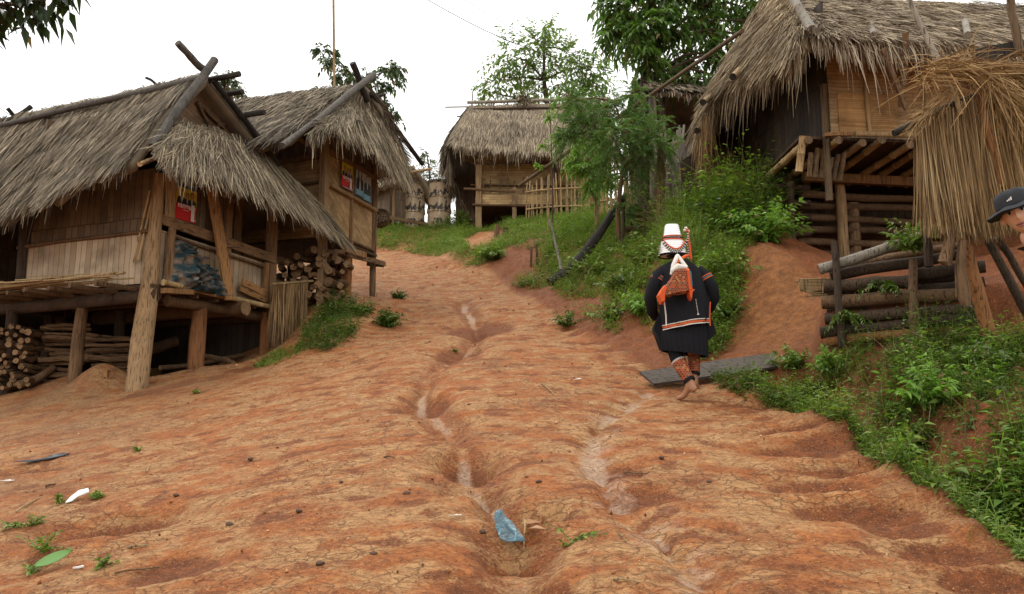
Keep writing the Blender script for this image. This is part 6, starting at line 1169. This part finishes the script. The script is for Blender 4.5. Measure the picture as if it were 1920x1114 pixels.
HAT = m_plain('dark_grey_canvas', (.028,.03,.034), .85, .25, 90, .5, .15)
mb = MB(); mb.loft([[V((r*1.0*math.cos(a*.1309), .005+r*1.12*math.sin(a*.1309), z+.004*math.sin(a*.8))) for a in range(48)] for r, z in ((.151,.012),(.153,.016),(.125,.032),(.096,.042),(.093,.075),(.088,.105),(.07,.128),(.035,.137),(.004,.139))], cap=True)
mb.loft([[V((r*1.0*math.cos(a*.1309), .005+r*1.12*math.sin(a*.1309), z+.004*math.sin(a*.8))) for a in range(48)] for r, z in ((.151,.012),(.125,.026),(.094,.036),(.09,.07))], cap=False); hat = hp(mb).build('bucket_hat', HAT, MN)
mb = MB(); mb.loft([[V((r*math.cos(a*.1309), .005+r*1.12*math.sin(a*.1309), z)) for a in range(48)] for r, z in ((.0965,.044),(.097,.05),(.0955,.056))], cap=False); hp(mb).build('hat_band', m_plain('hat_band_cloth', (.018,.019,.022), .8), hat)
mb = MB()
for k, (w_, h_) in enumerate(((.006,.008),(.006,.014),(.006,.02))):
    a0 = math.radians(259+6*k*1.0); P4 = []
    for da, zq in ((0,.068),(math.radians(4.2),.068),(math.radians(4.2)+.03,.068+h_),(.03,.068+h_*.8)): rr = .0945-.12*(zq-.068); P4.append((rr*math.cos(a0+da), .005+rr*1.12*math.sin(a0+da), zq))
    mb.add(P4, [(0,1,2,3)])
hp(mb).build('emblem', WHT, hat)
mb = MB(); P = [rel(nb+V((.01,.01,-.03))), rel(ch+V((0,0,.05))), rel(ch), rel(sp), rel(pel), rel(pel+V((0,0,-.08)))]; mb.loft([ring(p.x, p.y, p.z, rx, ry, 28, .01, 5) for p, rx, ry in zip(P, (.07,.18,.2,.18,.175,.18), (.07,.12,.14,.135,.135,.14))], cap=True); mb.build('shirt', m_plain('dark_shirt_cloth', (.03,.035,.05), .85), MN)
mb = MB()
for h_, k_, a_ in (('hil','knl','anl'),('hir','knr','anr')): mb.tube([V(nd[h_][:3])+V((0,0,.06)), V(nd[k_][:3]), V(nd[a_][:3])], [.115,.085,.07], 14)
mb.build('trousers', m_plain('trouser_cloth', (.05,.05,.05), .85), MN)
# ------------------------------------------------------------------ flag pole, cables, litter
mb = MB(); a, b = at(636,330,19), at(625,-30,19); a.z = gz(a.x,a.y); mb.bamboo(a, b, .03, 7, .6); tag(mb.build('tall_pole', M['bamboo'], None, True, origin=a), 'tall thin bamboo pole rising behind the second hut roof', 'pole')
CBL = m_plain('cable_rubber', (.04,.04,.045), .6)
for (p0, p1, r, lab) in (((760,-25,30),(1150,135,30),.017,'lower of the two thin overhead cables above the light tree'),((860,-8,34),(1180,130,34),.013,'upper of the two thin overhead cables above the light tree'),((-60,140,34),(70,232,36),.016,'thin cable crossing the sky at the far left, higher one'),((-80,165,34),(60,240,36),.014,'thin cable crossing the sky at the far left, lower one')):
    A, B = at(*p0), at(*p1); mb = MB(); mb.tube([A.lerp(B, k/10)-V((0,0,.5*math.sin(math.pi*k/10))) for k in range(11)], r, 5); tag(mb.build('overhead_cable', CBL, None, True, origin=A), lab, 'cable')
def sheet(name, label, cat, px, py, outline, th, mat, lift=.02, curl=.03, rot=0.0, tilt=(0,0)):
    """thin scrap: outline in metres on the ground, curled, with real thickness"""
    c = gp(px, py); mb = MB(); n = len(outline); R = Matrix.Rotation(rot,3,'Z') @ Matrix.Rotation(tilt[0],3,'X') @ Matrix.Rotation(tilt[1],3,'Y'); top = []; cx = sum(p[0] for p in outline)/n; cy = sum(p[1] for p in outline)/n
    for f in (1.0,.6,.25):
        top.append([R @ V((cx+(x-cx)*f, cy+(y-cy)*f, lift+curl*math.sin(9*x+4*y)+curl*2*(x*x+y*y)/.02*.1+random.uniform(-.004,.004))) for x, y in outline])
    mb.loft(top, cap=True); bot = [[p-V((0,0,th)) for p in r] for r in top]; mb.loft(list(reversed(bot)), cap=True)
    for i in range(n): mb.add([top[0][i], bot[0][i], bot[0][(i+1)%n], top[0][(i+1)%n]], [(0,1,2,3)])
    o = mb.build(name, mat); o.location = c; return tag(o, label, cat)
t = NT('crumpled_blue_packet'); n_ = t.noise(t.coord((1,1,1)), 26, 3, .5, dist=.8); t.fin(t.ramp(n_, [(.36,(.006,.025,.04)),(.5,(.012,.06,.085)),(.66,(.025,.1,.13)),(.76,(.35,.38,.37))]), .35, t.bump(n_, .6, .01), .5); BLU = t.m
WHP = m_plain('white_plastic', (.68,.66,.62), .45, .12, 30, .5); BLP = m_plain('black_plastic', (.03,.032,.04), .3, .3, 20, .6, .5)
o = sheet('blue_packet', 'torn blue plastic packet lying in the gully in the foreground', 'litter', 958, 1008, [(-.055,.13),(-.03,.145),(-.01,.12),(.0,.08),(.03,.03),(.05,-.03),(.085,-.13),(.04,-.11),(-.01,-.09),(-.045,-.05),(-.06,.03),(-.062,.09)], .003, BLU, .07, .012, .12, (.6,-.35))
DRY = m_leaf('dead_leaf', (.16,.07,.025), (.38,.2,.085), .15)
mb = MB()
def twig(name, label, px0, py0, px1, py1, r, mat, cat='twig', group=None, lift=.008):
    a, b = gp(px0,py0,lift), gp(px1,py1,lift); mb = MB(); m_ = a.lerp(b,.5); m_.z = gz(m_.x,m_.y)+lift+.006; mb.tube([a,a.lerp(m_,.5)+V((0,0,.004)),m_,b], [r,r*.95,r*.8,r*.6], 6, 0, .1); return tag(mb.build(name, mat, None, True, origin=a), label, cat, group)
for k, (px, py, a) in enumerate(((978,996,.3),(985,1012,1.2),(970,1022,2.0),(990,1003,-.5),(975,1030,.9),(983,1020,2.6))):
    c = gp(px,py,.03); P = np.array([tuple(c)]); o = leaves_mesh('dry_leaf', P*0, np.array([[math.cos(a),math.sin(a),.25]]), np.array([[.3,-.4,1]]), np.array([.11]), np.array([.045]), DRY, None, .2); o.location = c; tag(o, 'curled brown dead leaf in the heap beside the blue packet', 'dead leaf', 'dead leaves by the blue packet')
twig('stick', 'pale stick standing among the dead leaves beside the blue packet', 985, 985, 982, 1043, .007, M['bamboo'], 'stick', None, .03)
sheet('white_scrap', 'curved white plastic scrap on the soil in the left foreground', 'litter', 150, 938, [(-.06,-.07),(-.065,.0),(-.03,.06),(.03,.07),(.055,.03),(.03,.0),(-.005,-.01),(-.02,-.06)], .006, WHP, .04, .022, 0, (.45,0))
sheet('white_scrap', 'tiny crumpled white paper scrap at the bottom left', 'litter', 147, 1070, [(-.025,-.01),(-.01,.015),(.02,.014),(.03,-.004),(.01,-.016)], .008, WHP, .02, .01)
sheet('black_plastic_scrap', 'flattened black plastic scrap on the left soil', 'litter', 75, 862, [(-.2,-.05),(-.05,-.02),(.12,.02),(.16,.08),(.22,.1),(.2,-.01),(.1,-.05),(-.05,-.08)], .004, BLP, .012, .02, .1, (.2,.0))
sheet('white_scrap', 'small pale paper scrap on the road left of the gully', 'litter', 852, 970, [(-.03,-.01),(-.01,.014),(.03,.01),(.04,-.004)], .003, WHP, .012, .004); sheet('white_scrap', 'small white scrap on the road up near the walking woman', 'litter', 1083, 714, [(-.04,-.02),(-.02,.02),(.02,.02),(.04,-.01)], .005, WHP, .02, .01); sheet('white_scrap', 'pale scrap in the left bush at the road edge', 'litter', 732, 606, [(-.07,-.03),(-.03,.03),(.05,.03),(.06,-.02)], .005, WHP, .05, .02); sheet('white_scrap', 'white scrap at the very left edge of the soil', 'litter', 12, 905, [(-.07,-.015),(.02,.0),(.06,.01),(.04,-.02)], .004, WHP, .02, .006)
c = gp(100,1066,.012); GL = m_leaf('fallen_green_leaf', (.06,.15,.02), (.1,.23,.035), .15); v, f = [], []; N_ = 14
P = [];
for k in range(N_+1):
    u = k/N_; w_ = .05*math.sin(math.pi*min(1,u*1.02))**.7; x = .19*(u-.5); P.append([V((x*.78+.62*0, x*.62, .012+.02*u))+V((-.5*s*w_*1.1, .85*s*w_, .006*abs(s))) for s in (-1,-.5,0,.5,1)])
mb = MB(); mb.loft(P, cap=False, closed=False); mb.loft([[p-V((0,0,.002)) for p in r] for r in reversed(P)], cap=False, closed=False); o = mb.build('fallen_leaf', GL); o.location = c+V((0,0,.018)); o.rotation_euler = (math.radians(24),0,0); tag(o, 'large bright green fallen leaf at the bottom left', 'leaf')
for a in ((240,1031,278,1026,.007,'pale snapped twig on the soil in the left foreground'),(215,1078,300,1066,.006,'long brown twig at the bottom left'),(275,886,280,876,.006,'short pale splinter standing on the left soil'),(30,962,75,935,.007,'dry stalk among the weeds at the left edge'),(85,915,105,910,.009,'short dark stick on the left soil'),(1150,1092,1200,1096,.005,'thin straw at the bottom of the road'),(1170,888,1215,890,.005,'thin twig on the silty rill'),(1015,720,1040,742,.007,'small dry leaf stalk on the upper road'),(720,860,740,860,.007,'dark short twig on the road left of the gully'),(1160,1005,1175,1020,.004,'thin pale straw right of the green seedling')):
    twig('twig', a[5], *a[:5], M['bamboo'] if 'pale' in a[5] or 'straw' in a[5] or 'dry' in a[5] else M['bark_brown'])
# loose crumbs of earth all over the road
n = 9000; cx_ = rng.uniform(-6, 2.4, n); cy_ = 3.2+17*rng.uniform(0, 1, n)**1.8; kk = (fbm(cx_*1.6, cy_*1.6, 3)+rng.normal(0,.25,n) > .02) & (cx_ < edge_x(cy_)+.1) & (cx_ > -5.5+.0*cy_); cx_, cy_ = cx_[kk], cy_[kk]; n = len(cx_)
rr_ = .0035*np.exp(rng.normal(0, .6, n)).clip(.4, 4)*(.7+cy_*.06); cz_ = hnow(cx_, cy_)
oc = np.array([[1,0,0],[-1,0,0],[0,1,0],[0,-1,0],[0,0,1],[0,0,-1]], float); tri = np.array([[0,2,4],[2,1,4],[1,3,4],[3,0,4],[2,0,5],[1,2,5],[3,1,5],[0,3,5]])
vs_ = np.stack([cx_, cy_, cz_+rr_*.3], -1)[:,None,:] + oc[None]*rr_[:,None,None]*rng.uniform(.55, 1.4, (n,6,1)); fs_ = (np.arange(n)*6)[:,None,None]+tri[None]
t = NT('loose_earth'); cr = t.ramp(t.island(), [(0,(.09,.028,.008)),(.5,(.27,.1,.03)),(.8,(.42,.2,.085)),(1,(.5,.32,.18))]); t.fin(cr, .9)
tag(np_mesh('earth_crumbs', vs_.reshape(-1,3), fs_.reshape(-1,3), t.m), kind='stuff')
PEB = m_plain('dark_pebble', (.09,.05,.03), .8, .3)
for k, (px, py) in enumerate([(470,862),(785,793),(762,928),(640,905),(560,960),(1010,905),(430,985),(700,1040),(330,930),(880,760),(690,790),(1240,860),(1330,905),(520,840),(600,1060),(905,1000)]):
    c = gp(px,py); mb = MB(); r = random.uniform(.009,.02); mb.blob((0,0,r*.4), (r*1.3,r,r*.7), 8, 6, .18); o = mb.build('pebble', PEB); o.location = c; tag(o, 'small dark clod or pebble lying on the red road', 'pebble', 'dark pebbles on the road')
# ------------------------------------------------------------------ camera, sky, sun
cam = bpy.data.cameras.new('camera'); cam.sensor_width = 36; cam.lens = FOC/1920*36; cam.clip_start = .05; cam.clip_end = 3000
co = bpy.data.objects.new('camera', cam); COL.objects.link(co); co.location = (0, 0, 0); co.rotation_euler = (math.radians(90)+PIT, 0, 0)
scene.camera = co
w = bpy.data.worlds.new('World'); scene.world = w; w.use_nodes = True; nt = w.node_tree; bg = nt.nodes['Background']
SUN_EL, SUN_AZ = math.radians(58), math.radians(-35)      # high, from front left, behind the clouds
sky = nt.nodes.new('ShaderNodeTexSky'); sky.sky_type = 'NISHITA'; sky.sun_disc = False; sky.sun_elevation = SUN_EL; sky.sun_rotation = SUN_AZ
mix = nt.nodes.new('ShaderNodeMix'); mix.data_type = 'RGBA'
tc = nt.nodes.new('ShaderNodeTexCoord'); sep = nt.nodes.new('ShaderNodeSeparateXYZ'); nt.links.new(tc.outputs['Generated'], sep.inputs[0])
rmp = nt.nodes.new('ShaderNodeValToRGB'); nt.links.new(sep.outputs[2], rmp.inputs[0])
e = rmp.color_ramp.elements; e[0].position = 0; e[0].color = (.64, .635, .62, 1); e[1].position = 1; e[1].color = (1, .985, .95, 1)
cl = nt.nodes.new('ShaderNodeVectorMath'); cl.operation = 'SCALE'; nt.links.new(rmp.outputs[0], cl.inputs[0]); cl.inputs[3].default_value = 15.5
mix.inputs[0].default_value = .93; nt.links.new(sky.outputs[0], mix.inputs[6]); nt.links.new(cl.outputs[0], mix.inputs[7])
nt.links.new(mix.outputs[2], bg.inputs[0]); bg.inputs[1].default_value = .12
sd = bpy.data.lights.new('sun', 'SUN'); sd.energy = .9; sd.angle = math.radians(25); sd.color = (1, .96, .9)
so = bpy.data.objects.new('sun', sd); COL.objects.link(so)
dirv = V((math.sin(SUN_AZ)*math.cos(SUN_EL), math.cos(SUN_AZ)*math.cos(SUN_EL), math.sin(SUN_EL)))
so.rotation_euler = dirv.to_track_quat('Z', 'Y').to_euler(); so.location = (0, 0, 30)
scene.view_settings.view_transform = 'Standard'; scene.view_settings.look = 'None'; scene.view_settings.gamma = 1; scene.view_settings.exposure = .32
